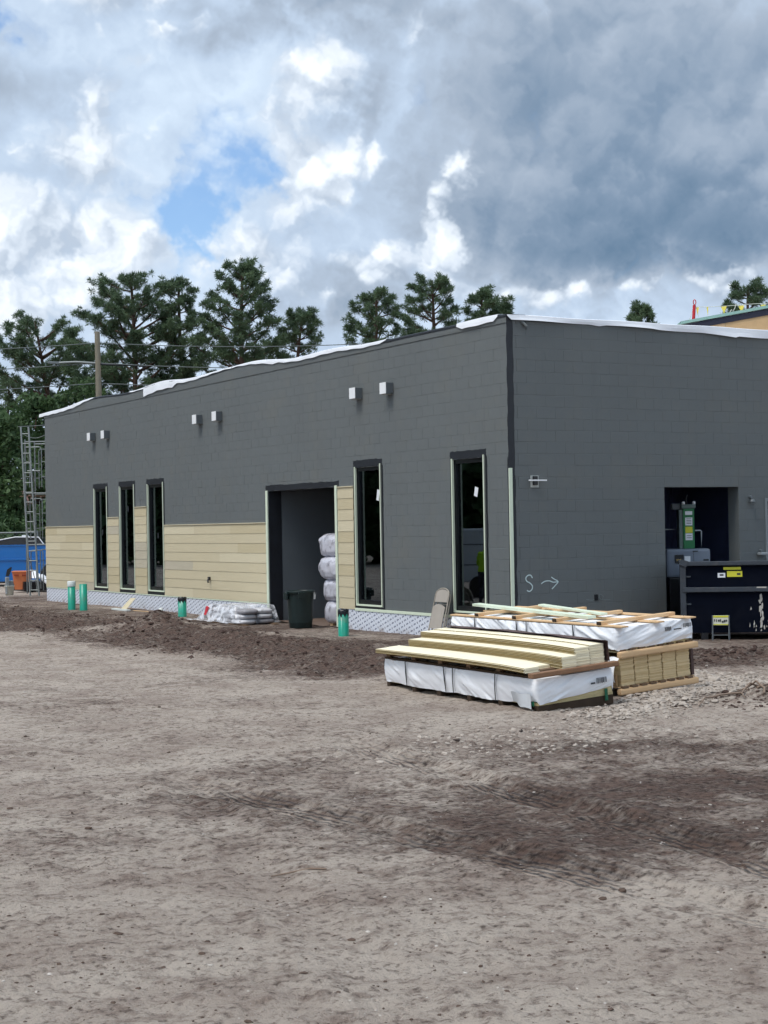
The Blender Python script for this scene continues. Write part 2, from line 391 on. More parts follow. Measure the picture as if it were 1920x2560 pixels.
    bp = t.nodes.new('ShaderNodeBump'); bp.inputs['Strength'].default_value = 1.0; bp.inputs['Distance'].default_value = .065
    t.links.new(hsum, bp.inputs['Height']); t.links.new(bp.outputs[0], b.inputs['Normal'])
    return m
build_ground()

def rocks(name, mtl, pts, kind='stuff', seed=1, label=None, cat=None):
    """many small angular stones or clods as one mesh; pts: (x,y,size)"""
    rng = np.random.default_rng(seed)
    ph = (1+5**.5)/2
    base = np.array([(-1, ph, 0), (1, ph, 0), (-1, -ph, 0), (1, -ph, 0), (0, -1, ph), (0, 1, ph), (0, -1, -ph), (0, 1, -ph), (ph, 0, -1), (ph, 0, 1), (-ph, 0, -1), (-ph, 0, 1)], float)/1.902
    tri = np.array([(0, 11, 5), (0, 5, 1), (0, 1, 7), (0, 7, 10), (0, 10, 11), (1, 5, 9), (5, 11, 4), (11, 10, 2), (10, 7, 6), (7, 1, 8), (3, 9, 4), (3, 4, 2), (3, 2, 6), (3, 6, 8), (3, 8, 9), (4, 9, 5), (2, 4, 11), (6, 2, 10), (8, 6, 7), (9, 8, 1)])
    P = np.array(pts); n = len(P)
    V = base[None]*rng.uniform(.62, 1.2, (n, 12, 1))
    V *= np.stack([rng.uniform(.7, 1.35, n), rng.uniform(.7, 1.35, n), rng.uniform(.4, .75, n)], -1)[:, None, :]
    an = rng.uniform(0, 6.28, n); c, s = np.cos(an)[:, None], np.sin(an)[:, None]
    V = np.stack([V[..., 0]*c-V[..., 1]*s, V[..., 0]*s+V[..., 1]*c, V[..., 2]], -1)*P[:, 2][:, None, None]*.5
    H = ground_h(P[:, 0], P[:, 1])
    zoff = P[:, 3] if P.shape[1] > 3 else 0
    V += np.stack([P[:, 0], P[:, 1], H+P[:, 2]*.02+zoff], -1)[:, None, :]
    F = (tri[None]+12*np.arange(n)[:, None, None]).reshape(-1, 3)
    me = bpy.data.meshes.new(name); me.from_pydata(V.reshape(-1, 3).tolist(), [], F.tolist()); me.materials.append(mtl)
    o = bpy.data.objects.new(name, me); COL.objects.link(o)
    return tag(o, label, cat, kind=kind)
def scatter():
    rng = np.random.default_rng(3)
    pts = []
    for _ in range(5000):
        r = 6.0*(26/6.0)**rng.random(); a = YAW+rng.uniform(-.27, .27)
        pts.append((CAM[0]+r*math.sin(a), CAM[1]+r*math.cos(a), float(min(.055, rng.lognormal(-4.35, .5)))))
    pts = [p for p in pts if not (-5.3 < p[0] < -2.4 and -8.2 < p[1] < -3.9)]
    P = np.array(pts); keep = rng.random(len(P)) < .35+.65*fbm(P[:, 0]*.9, P[:, 1]*.9, 3, 71)**2*2
    P = P[keep]; k = rng.random(len(P))
    clod = mat('clod_soil', srgb(92, 78, 70), .95, .3, 4, spec=.1)
    chip = mat('pale_stone', srgb(186, 178, 170), .85, .2, 9, spec=.2)
    rocks('soil_clods', clod, P[k < .80], seed=2, label='dark crumbs of soil scattered over the dirt lot', cat='soil')
    rocks('stone_chips', chip, P[k >= .80]*np.array([1, 1, .8]), seed=4, label='pale stone chips scattered over the dirt lot', cat='stones')
    # lumps along the bank
    q = []
    for _ in range(2600):
        y = rng.uniform(-3, 26); d = rng.normal(3.4, .75)
        q.append((-d, y, float(min(.16, rng.lognormal(-3.3, .5)))))
    for (cx, cy, rx, ry, nn) in ((1.0, -4.6, 1.6, .6, 500), (-2.2, -9.0, 1.1, .5, 330), (2.8, -5.6, 1.2, .6, 200), (-2.85, 9.3, .8, .7, 160)):
        for _ in range(nn): q.append((rng.normal(cx, rx*.6), rng.normal(cy, ry*.6), float(min(.14, rng.lognormal(-3.3, .5)))))
    rocks('earth_lumps', mat('dark_earth', srgb(74, 60, 55), .97, .35, 2.5, spec=.1), q, seed=6, label='crumbly dark earth lumps along the dug bank', cat='soil')
    # crushed stone around the lumber
    g = []
    for _ in range(3600):
        s = rng.random()
        s = s**.8; x = -5.1+4.2*s+rng.normal(0, .26); y = -9.05+2.2*s+rng.normal(0, .27)
        if -5.2 < x < -4.1 and y > -8.1: continue
        if -3.75 < x < -2.5 and y > -7.72: continue
        g.append((x, y, float(min(.11, rng.lognormal(-3.25, .45))), float(abs(rng.normal(0, .010)))))
    for _ in range(420):
        g.append((rng.normal(-1.6, .5), rng.normal(-6.4, .55), float(rng.lognormal(-2.8, .4)), 0.))
    for _ in range(500):
        g.append((rng.normal(-6.4, 1.2), rng.normal(-9.9, .5), float(rng.lognormal(-3.3, .4)), 0.))
    rocks('gravel', mat('crushed_stone', srgb(168, 158, 148), .85, .35, 9, spec=.2, dirt=(srgb(96, 82, 74), 7, .7)), g, seed=8, label='crushed grey stone spread beside the lumber stacks', cat='gravel')
scatter()

def roots():
    rng = random.Random(12); m = MB()
    for k in range(9):
        x, y = -2.3+rng.uniform(-.5, .6), -9.05+rng.uniform(-.3, .4); a = rng.uniform(0, 6.28); pts = []
        for i in range(7):
            s = i/6; pts.append((x+math.cos(a+s*.8)*s*.9, y+math.sin(a+s*.8)*s*.6, float(ground_h(x+math.cos(a+s*.8)*s*.9, y+math.sin(a+s*.8)*s*.6))+.02+.07*math.sin(s*3.14)*rng.random()))
        m.tube(pts, [.016*(1-.6*i/6) for i in range(7)], 6)
    m.build('root_tangle', mat('pale_root', srgb(128, 110, 96), .9, .2, 5), None, 'tangle of pale roots in the dark spoil by the right edge', 'roots', loc=(-2.3, -9.0, 0))
    lab = ['dark wood scrap lying right of the front lumber bundle', 'small dark scrap on the dirt before the front bundle', 'bent pale twig lying left of the centre of the lot']
    for (x, y, l, a, th), lb in zip(((-6.35, -9.35, .10, .3, .012), (-7.35, -9.75, .09, 1.2, .012), (-11.2, -14.2, .35, 2.3, .006)), lab):
        pts = [(x+math.cos(a+.5*s)*l*s, y+math.sin(a+.5*s)*l*s, float(ground_h(x+math.cos(a+.5*s)*l*s, y+math.sin(a+.5*s)*l*s))+th*1.1) for s in (0, .3, .6, 1)]
        MB().tube(pts, [th, th*1.2, th, th*.6], 6).build('twig', mat('dark_twig', srgb(58, 48, 44), .9) if 'dark' in lb else mat('pale_root', srgb(128, 110, 96), .9, .2, 5), None, lb, 'twig', loc=(x, y, float(ground_h(x, y))))
roots()
# ------------------------------------------------------------------ grey block building
GREY = srgb(98, 105, 107)
M_wall = mat('grey_block_paint', srgb(101, 106, 107), .75, .05, .7, .012, 55, spec=.3, fine=.06, dirt=(srgb(112, 112, 106), .9, .35))
def weather(m):
    t = m.node_tree; b = t.nodes['Principled BSDF']; src = b.inputs['Base Color'].links[0].from_socket
    g = t.nodes.new('ShaderNodeNewGeometry'); sp = t.nodes.new('ShaderNodeSeparateXYZ'); t.links.new(g.outputs['Position'], sp.inputs[0])
    n = tnoise(t, g.outputs['Position'], 2.6, 6, .7).outputs['Fac']
    k = mth(t, 'MULTIPLY', sstep(t, mth(t, 'ADD', mth(t, 'MULTIPLY', n, 1.3), mth(t, 'MULTIPLY', sp.outputs[2], -1.0)), .05, .85), .55)
    c = mixc(t, k, src, srgb(122, 112, 102))
    st = tnoise(t, vmth(t, 'MULTIPLY', g.outputs['Position'], (2.2, 2.2, .18)), 2.0, 5, .65).outputs['Fac']
    c = mixc(t, mth(t, 'MULTIPLY', sstep(t, st, .56, .78), .35), c, srgb(86, 90, 92))
    t.links.new(c, b.inputs['Base Color'])
weather(M_wall)
M_tape = mat('black_tape', srgb(33, 36, 42), .45, .15, 4, spec=.4)
M_mint = mat('mint_trim', srgb(214, 225, 203), .55, .05, 6, spec=.4)
M_frame = mat('black_aluminium', srgb(22, 24, 28), .35, .1, 4, spec=.5)
M_white = mat('white_membrane', srgb(232, 236, 242), .55, .05, 2, spec=.4)
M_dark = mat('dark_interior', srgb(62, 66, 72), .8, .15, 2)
M_conc = mat('concrete', srgb(120, 116, 112), .9, .15, 3)
CREAMS = [mat('cream_siding', srgb(199, 188, 159), .7, .04, 9, spec=.25, fine=.05, stretch=(1, .15, 1)),
          mat('cream_siding_pale', srgb(206, 196, 168), .7, .04, 9, spec=.25, fine=.05, stretch=(1, .15, 1)),
          mat('cream_siding_sand', srgb(192, 180, 149), .7, .04, 9, spec=.25, fine=.05, stretch=(1, .15, 1)),
          mat('cream_siding_grey', srgb(186, 178, 158), .7, .05, 9, spec=.25, fine=.05, stretch=(1, .15, 1))]
def glass_mat():
    m = bpy.data.materials.new('window_glass'); m.use_nodes = True; t = m.node_tree; t.nodes.clear()
    o = t.nodes.new('ShaderNodeOutputMaterial'); mx = t.nodes.new('ShaderNodeMixShader')
    fr = t.nodes.new('ShaderNodeFresnel'); fr.inputs['IOR'].default_value = 2.1
    tr = t.nodes.new('ShaderNodeBsdfTransparent'); tr.inputs[0].default_value = (.30, .36, .38, 1)
    gl = t.nodes.new('ShaderNodeBsdfGlossy'); gl.inputs['Roughness'].default_value = .015; gl.inputs[0].default_value = (.75, .85, .95, 1)
    t.links.new(fr.outputs[0], mx.inputs[0]); t.links.new(tr.outputs[0], mx.inputs[1]); t.links.new(gl.outputs[0], mx.inputs[2]); t.links.new(mx.outputs[0], o.inputs[0])
    return m
M_glass = glass_mat()
def print_mat(name, axis):
    """white membrane with rows of small grey printed marks"""
    m = bpy.data.materials.new(name); m.use_nodes = True; t = m.node_tree; b = t.nodes['Principled BSDF']
    g = t.nodes.new('ShaderNodeNewGeometry'); sp = t.nodes.new('ShaderNodeSeparateXYZ'); t.links.new(g.outputs['Position'], sp.inputs[0])
    ca, sa = math.cos(.34), math.sin(.34)
    u = mth(t, 'MULTIPLY', mth(t, 'ADD', mth(t, 'MULTIPLY', sp.outputs[axis], -ca), mth(t, 'MULTIPLY', sp.outputs[2], sa)), 1/.21); v = mth(t, 'MULTIPLY', mth(t, 'ADD', mth(t, 'MULTIPLY', sp.outputs[axis], sa), mth(t, 'MULTIPLY', sp.outputs[2], ca)), 1/.088)
    row = mth(t, 'FLOOR', v)
    u = mth(t, 'ADD', u, mth(t, 'MULTIPLY', row, .25))
    fu = mth(t, 'SUBTRACT', mth(t, 'FRACT', u), .5); fv = mth(t, 'SUBTRACT', mth(t, 'FRACT', v), .5)
    # arch mark: ring segment
    x1 = mth(t, 'MULTIPLY', mth(t, 'ADD', fu, .20), .21/.046); y1 = mth(t, 'MULTIPLY', mth(t, 'ADD', fv, .15), .088/.032)
    rr = mth(t, 'SQRT', mth(t, 'ADD', mth(t, 'MULTIPLY', x1, x1), mth(t, 'MULTIPLY', y1, y1)))
    arch = mth(t, 'MULTIPLY', mth(t, 'LESS_THAN', rr, 1.0), mth(t, 'GREATER_THAN', y1, .0))
    x2 = mth(t, 'MULTIPLY', mth(t, 'SUBTRACT', fu, .28), .21/.018); y2 = mth(t, 'MULTIPLY', fv, .088/.022)
    dash = mth(t, 'LESS_THAN', mth(t, 'ADD', mth(t, 'MULTIPLY', x2, x2), mth(t, 'MULTIPLY', y2, y2)), 1.0)
    k = mth(t, 'MAXIMUM', arch, dash)
    n = tnoise(t, g.outputs['Position'], 2.2, 5, .6).outputs['Fac']
    base = mixc(t, n, srgb(206, 212, 224), srgb(228, 232, 240))
    n3 = tnoise(t, g.outputs['Position'], 3.5, 5, .65).outputs['Fac']
    low = mth(t, 'MULTIPLY', mth(t, 'SUBTRACT', 1.0, sstep(t, sp.outputs[2], .0, .14)), sstep(t, n3, .45, .65))
    c = mixc(t, mth(t, 'MULTIPLY', k, .85), base, srgb(98, 106, 128))
    c = mixc(t, mth(t, 'MULTIPLY', low, .6), c, srgb(140, 122, 108))
    t.links.new(c, b.inputs['Base Color']); b.inputs['Roughness'].default_value = .5
    return m
M_print = print_mat('printed_membrane', 1)

LEN, HT, CH, C0 = 25.13, 5.69, .2052, .031
BLD = thing('block_building', 'long grey painted block building with half-fitted cream siding', 'building', (0, 0, 0))
WIN = {'a': (19.78, 20.86), 'b': (17.71, 18.83), 'c': (15.67, 16.79), 'd': (4.44, 5.53), 'e': (.75, 1.86)}
ZW0, ZW1 = .50, 3.28
DOOR = (6.35, 9.52, 2.92)
OPL = [(a+.03, b-.03, ZW0, ZW1) for a, b in WIN.values()] + [(DOOR[0], DOOR[1], -.5, DOOR[2])]
OPR = [(3.46, 5.27, -.5, 2.715), (5.93, 7.0, -.5, 2.50)]
XR = 16.0
def split_rects(r, holes):
    out = [r]
    for h in holes:
        nxt = []
        for (a0, a1, b0, b1) in out:
            if a1 <= h[0] or a0 >= h[1] or b1 <= h[2] or b0 >= h[3]: nxt.append((a0, a1, b0, b1)); continue
            if a0 < h[0]: nxt.append((a0, h[0], b0, b1))
            if a1 > h[1]: nxt.append((h[1], a1, b0, b1))
            c0, c1 = max(a0, h[0]), min(a1, h[1])
            if b0 < h[2]: nxt.append((c0, c1, b0, h[2]))
            if b1 > h[3]: nxt.append((c0, c1, h[3], b1))
        out = nxt
    return out
TH = .30                                                              # wall thickness
def core_walls():
    L, R = MB(), MB()
    for (a0, a1, b0, b1) in split_rects((0.006, LEN-.006, -.4, HT-.01), OPL): L.box(.0028, TH, a0, a1, b0, b1)
    for (a0, a1, b0, b1) in split_rects((TH+.001, XR, -.4, HT-.012), OPR): R.box(a0, a1, .0028, TH, b0, b1)
    wl = L.build('wall', M_wall, BLD, fix=False); wr = R.build('wall', M_wall, BLD, fix=False)
    o = MB(); o.box(0.006, XR, LEN-TH, LEN-.006, -.4, HT-.011)
    o.box(XR-.3, XR, TH, LEN-TH, -.4, HT-.011)
    o.build('wall', M_wall, BLD, fix=False)
    MB().box(TH, XR-.3, TH, LEN-TH, 5.25, 5.40).build('roof', M_white, BLD, fix=False)
    MB().box(TH, XR-.3, TH, LEN-TH, -.3, -.02).build('floor_slab', M_conc, BLD, fix=False)
    return wl, wr
WL, WR = core_walls()
def block_shape(w, h, axis):
    """one face block, centred; outer face towards -axis"""
    b = .003; d = .05
    a, c = w/2, h/2
    prof = [(-a, -c, .022), (a, -c, .022), (a, c, .022), (-a, c, .022), (-a, -c, .002), (a, -c, .002), (a, c, .002), (-a, c, .002),
            (-a+b, -c+b, 0), (a-b, -c+b, 0), (a-b, c-b, 0), (-a+b, c-b, 0)]
    vs = [((p[2], p[0], p[1]) if axis == 0 else (p[0], p[2], p[1])) for p in prof]
    fs = []
    for i in range(4):
        j = (i+1) % 4
        fs += [(i, j, 4+j, 4+i), (4+i, 4+j, 8+j, 8+i)]
    fs.append((8, 9, 10, 11))
    m = MB(); m.add(vs, fs); return m
def blocks():
    rng = random.Random(5)
    J = .0045; cand = []; rest = {0: MB(), 1: MB()}
    hideL = [(9.6, 15.64, 0, 2.18), (16.81, 17.69, 0, 2.68), (18.85, 19.75, 0, 2.42), (20.9, LEN, 0, 2.2), (5.56, 6.24, 0, 2.88), (0, LEN, -1, .38)]
    for axis, end, holes, hide in ((0, LEN, OPL, hideL), (1, 9.6, OPR, [])):
        for k in range(-1, 28):
            z0 = C0+k*CH; z1 = min(z0+CH, HT)
            z0 = max(z0, -.1)
            off = .2 if k % 2 else 0.0
            n = int(end/.4064)+2
            for i in range(-1, n):
                a0 = max(i*.4064+off, .0 if axis == 0 else .0); a1 = min((i+1)*.4064+off, end)
                if a1-a0 < .03 or z1-z0 < .03: continue
                for (p0, p1, q0, q1) in split_rects((a0, a1, z0, z1), holes):
                    if p1-p0 < .02 or q1-q0 < .02: continue
                    if any(p0 >= h[0] and p1 <= h[1] and q0 >= h[2] and q1 <= h[3] for h in hide): continue
                    pc, qc = (p0+p1)/2, (q0+q1)/2
                    full = abs(p1-p0-.4064) < 1e-4 and abs(q1-q0-CH) < 1e-4
                    pos = Vector((0, pc, qc)) if axis == 0 else Vector((pc, 0, qc))
                    dv = pos-Vector(CAM); dist = dv.length
                    area = abs(dv[axis])/dist**3
                    vis = (qc > 1.0 and (pc < 6.0 if axis else True))
                    cand.append((-area if (full and vis) else 1, axis, pc, qc, p1-p0, q1-q0))
    cand.sort(key=lambda c: c[0])
    sh = {ax: block_shape(.4064-J, CH-J, ax).mesh('concrete_block', M_wall) for ax in (0, 1)}
    for n, (s, axis, pc, qc, w, h) in enumerate(cand):
        jit = rng.uniform(-.0012, .0012); jz = rng.uniform(-.0012, .0012)
        loc = (jit, pc, qc+jz) if axis == 0 else (pc, jit, qc+jz)
        if n < 300 and s < 0:
            o = bpy.data.objects.new('concrete_block', sh[axis]); COL.objects.link(o); o.parent = WL if axis == 0 else WR; o.location = loc
        else:
            b = block_shape(w-J, h-J, axis)
            rest[axis].add([(v[0]+loc[0], v[1]+loc[1], v[2]+loc[2]) for v in b.v], b.f)
    rest[0].build('block_facing', M_wall, WL, kind='stuff'); rest[1].build('block_facing', M_wall, WR, kind='stuff')
blocks()

def ragged(m, x, y0, y1, z0, z1, rng, amp=.012, n=14, axis=0, sgn=-1):
    """thin tape patch with uneven hand-cut edges, on plane axis = x"""
    pts = []
    for i in range(n+1): pts.append((y0+(y1-y0)*i/n, z0+rng.uniform(-amp, amp)))
    for i in range(1, n): pts.append((y1+rng.uniform(-amp, amp), z0+(z1-z0)*i/n))
    for i in range(n+1): pts.append((y1-(y1-y0)*i/n, z1+rng.uniform(-amp, amp)))
    for i in range(1, n): pts.append((y0+rng.uniform(-amp, amp), z1-(z1-z0)*i/n))
    P = [((x, p[0], p[1]) if axis == 0 else (p[0], x, p[1])) for p in pts]
    m.poly(P, (-.002, 0, 0) if axis == 0 else (0, -.002, 0))
def windows():
    rng = random.Random(9)
    for k, (a, b) in WIN.items():
        near = k in 'de'
        f = MB(); z0, z1 = ZW0, ZW1; y0, y1 = a+.03, b-.03; w = .055
        f.box(.045, .15, y0, y0+w, z0, z1); f.box(.045, .15, y1-w, y1, z0, z1)
        f.box(.046, .149, y0+w, y1-w, z1-.07, z1); f.box(.046, .149, y0+w, y1-w, z0, z0+.11)
        f.box(.10, .29, y0+w, y0+w+.02, z0+.11, z1-.07)
        win = f.build('window', M_frame, BLD, fix=False)
        # deep black jamb on the far side of the frame
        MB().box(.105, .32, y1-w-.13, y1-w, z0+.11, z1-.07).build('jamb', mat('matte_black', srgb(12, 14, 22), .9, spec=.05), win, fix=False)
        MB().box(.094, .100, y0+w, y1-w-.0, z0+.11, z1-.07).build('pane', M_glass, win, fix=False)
        tp = MB()
        ragged(tp, -.0005, a-.055, b+.035, z1+.005, 3.43, rng, .010)
        ragged(tp, -.0005, a-.075, a+.028, z0-.09, z1+.02, rng, .008, 18)
        ragged(tp, -.0009, b-.028, b+.035, z0-.09, z1+.02, rng, .006, 18)
        ragged(tp, -.0012, a-.06, b+.03, z0-.10, z0-.005, rng, .006)
        tp.build('flashing_tape', M_tape, win)
        for (p0, p1) in ((a+.012, a+.045), (b-.045, b-.012)):
            MB().bbox(-.018, .03, p0, p1, z0-.01, z1+.02 if p0 > a+.1 else z1+.05, .004).build('trim_strip', M_mint, win)
        if near: MB().bbox(-.030, -.004, a-.030, a-.008, z0-.02, z1+.045, .003).build('trim_strip', mat('grey_backer', srgb(120, 124, 118), .6), win)
        MB().bbox(-.018, .03, a+.046, b-.046, z0-.012, z0+.022, .004).build('trim_strip', M_mint, win)
    # stickers left on the glass
    M_st = mat('sticker', srgb(225, 228, 232), .6, .04, 30)
    for (kk, yy, zz, w, h, r) in (('e', 1.18, 2.68, .11, .17, .25), ('e', .86, 2.93, .07, .20, -.12), ('d', 4.73, 2.71, .10, .22, .22), ('b', 17.84, 2.62, .11, .22, .0), ('c', 15.78, 2.66, .11, .20, 0),
                                  ('a', 20.42, 2.05, .05, .15, 0), ('b', 18.42, 2.68, .05, .15, 0), ('c', 16.3, 1.95, .05, .14, 0)):
        c, s = math.cos(r), math.sin(r)
        pts = [(.090, yy+c*u*w/2-s*v*h/2, zz+s*u*w/2+c*v*h/2) for u, v in ((-1, -1), (1, -1), (1, 1), (-1, 1))]
        MB().poly(pts, (.002, 0, 0)).build('sticker', M_st if h > .16 else mat('dull_sticker', srgb(60, 66, 74), .6), BLD)
windows()

def siding():
    rng = random.Random(21); EX = .2255
    # (y0, y1, top, splits)
    areas = [(9.64, 15.63, 2.20, True), (16.82, 17.68, 2.70, False), (18.86, 19.74, 2.45, False), (20.90, LEN+.02, 2.23, True), (5.56, 6.23, 2.90, False)]
    for (y0, y1, top, sp) in areas:
        rows = int(round((top-.41)/EX)); ex = (top-.41)/rows
        for r in range(rows):
            za = .41+r*ex; zb = za+ex+.012 if r < rows-1 else za+ex
            cuts = [y0]
            if sp and r not in (2,):
                y = y0+rng.uniform(.7, 3.2)
                while y < y1-.5: cuts.append(y); y += rng.uniform(1.8, 3.66)
            cuts.append(y1)
            for c0, c1 in zip(cuts[:-1], cuts[1:]):
                c1g = c1-.002
                t0, t1 = -.024, -.012
                v = [(t0, c0, za), (t0, c1g, za), (t1-.004, c1g, zb), (t1-.004, c0, zb), (t0+.012, c0, za), (t0+.012, c1g, za), (t1+.006, c1g, zb), (t1+.006, c0, zb)]
                m = MB().add(v, [(0, 1, 2, 3), (4, 7, 6, 5), (0, 4, 5, 1), (3, 2, 6, 7), (0, 3, 7, 4), (1, 5, 6, 2)])
                w = [.6, .2, .18, .02]
                if (y0 == 16.82 and 3 <= r <= 5): w = [.3, .05, .15, .5]
                m.build('siding_plank', rng.choices(CREAMS, w)[0], BLD)
        MB().bbox(-.040, -.002, y0, y1, top+.001, top+.020, .004).build('cap_strip', CREAMS[1], BLD)
siding()
def lower_band():
    for (a, b) in ((9.56, LEN+.005), (.02, 6.31)):
        m = MB()
        ys = np.linspace(a, b, int((b-a)/.12)); zs = np.linspace(-.03, .405, 5)
        Y, Z = np.meshgrid(ys, zs, indexing='ij')
        X = -.010-.004*fbm(Y*3, Z*5, 3, 3)
        m.grid(np.stack([X, Y, Z], -1)); m.build('printed_band', M_print, BLD)
    MB().bbox(-.026, -.004, .06, 5.56, .385, .440, .004).build('starter_strip', M_mint, BLD)
    MB().bbox(-.024, -.004, 9.6, LEN, .380, .405, .004).build('starter_strip', M_mint, BLD)
    # corner trim and tape
    rng = random.Random(2)
    t = MB(); 
    ragged(t, -.0005, -.004, .13, .35, 5.66, rng, .012, 30, axis=1)
    t.build('corner_tape', M_tape, BLD)
    t = MB(); ragged(t, -.0007, .001, .035, .40, 3.25, rng, .004, 20, axis=0); t.build('corner_tape', M_tape, BLD)
    MB().bbox(-.012, .062, -.022, -.004, .30, 3.06, .005).build('corner_trim', M_mint, BLD)
    # doorway trims and tape
    t = MB(); ragged(t, -.0005, DOOR[0]-.16, DOOR[1]+.13, DOOR[2]+.005, 3.045, rng, .012, 22)
    ragged(t, -.0009, DOOR[0]-.13, DOOR[0]-.004, .0, DOOR[2]+.01, rng, .008, 20); ragged(t, -.0009, DOOR[1]+.004, DOOR[1]+.12, 2.1, DOOR[2]+.01, rng, .008, 8)
    t.build('flashing_tape', M_tape, BLD)
    MB().box(.0, TH+.02, DOOR[1]-.004, DOOR[1]-.001, -.03, DOOR[2]-.002).build('jamb_tape', M_tape, BLD, fix=False)
    MB().box(.0, TH+.02, DOOR[0]+.001, DOOR[0]+.004, -.03, DOOR[2]-.002).build('jamb_tape', M_tape, BLD, fix=False)
    MB().box(.0, TH+.02, DOOR[0]+.01, DOOR[1]-.01, DOOR[2]-.006, DOOR[2]-.002).build('jamb_tape', M_tape, BLD, fix=False)
    MB().bbox(-.030, -.003, DOOR[1]+.01, DOOR[1]+.10, .02, 2.93, .005).build('door_trim', M_mint, BLD)
    MB().bbox(-.030, -.003, DOOR[0]-.095, DOOR[0]-.005, .02, 2.95, .005).build('door_trim', M_mint, BLD)
    # hose bib stub on the siding
    b = MB().bbox(-.075, -.02, 12.72, 12.80, .86, .94, .01); b.tube([(-.06, 12.74, .90), (-.10, 12.72, .86), (-.10, 12.70, .80)], .022, 8)
    b.build('hose_bib', M_frame, BLD)
lower_band()
def vestibule():
    m = MB()
    m.box(TH, 4.2, DOOR[1]+.002, DOOR[1]+.2, -.1, 3.2)                 # far side wall
    m.box(TH, 4.2, DOOR[0]-.2, DOOR[0]-.002, -.1, 3.2)
    m.box(TH, 4.2, DOOR[0]-.2, DOOR[1]+.2, 3.2, 3.3)
    for (a0, a1, b0, b1) in split_rects((DOOR[0], DOOR[1], -.1, 3.2), [(6.6, 8.35, -.2, 2.45)]): m.box(2.9, 3.05, a0, a1, b0, b1)
    m.build('vestibule_wall', mat('vestibule_paint', srgb(96, 103, 108), .8, .06, 1.5), BLD, fix=False)
    m = MB(); ys = np.linspace(DOOR[0]-.02, DOOR[1]+.02, 40); xs = np.linspace(.0, 3.2, 40); X, Y = np.meshgrid(xs, ys, indexing='ij')
    m.grid(np.stack([X, Y, .01+.05*(fbm(X*2, Y*2, 4, 9)-.5)], -1)); m.build('earth_floor', mat('dirt_floor', srgb(104, 88, 78), .95, .3, 3), BLD)
    # interior partition walls glimpsed through the glass
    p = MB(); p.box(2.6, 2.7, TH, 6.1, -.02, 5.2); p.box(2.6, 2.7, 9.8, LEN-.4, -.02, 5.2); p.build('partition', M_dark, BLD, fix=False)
    # dark room behind the right-hand opening: ribbed steel partition
    c = MB(); x = 2.2
    prof = []
    while x < 7.6:
        prof += [(x, 2.30), (x+.04, 2.24), (x+.20, 2.24), (x+.24, 2.30)]; x += .30
    P = np.array([[(a, b, z) for (a, b) in prof] for z in (-.05, 3.2)]); c.grid(P, False)
    md = mat('dark_ribbed_steel', srgb(66, 74, 104), .6, .15, 2)
    c.build('ribbed_partition', md, BLD)
    j = MB(); j.box(5.8, 5.9, TH, 2.4, -.1, 3.0); j.box(2.2, 2.3, TH, 2.4, -.1, 3.0); j.box(2.2, 5.9, TH, 2.4, 3.0, 3.1)
    j.build('side_partition', md, BLD, fix=False)
    # service door at the right edge
    d = MB(); d.box(5.93, 5.985, -.015, .2, -.05, 2.50); d.box(6.945, 7.0, -.015, .2, -.05, 2.50); d.box(5.985, 6.945, -.0145, .2, 2.44, 2.50)
    df = d.build('service_door', mat('grey_door_frame', srgb(128, 134, 138), .5), BLD, fix=False)
    MB().box(5.987, 6.943, .1, .15, -.05, 2.438).build('door_leaf', mat('dark_door', srgb(40, 44, 52), .5), df, fix=False)
vestibule()
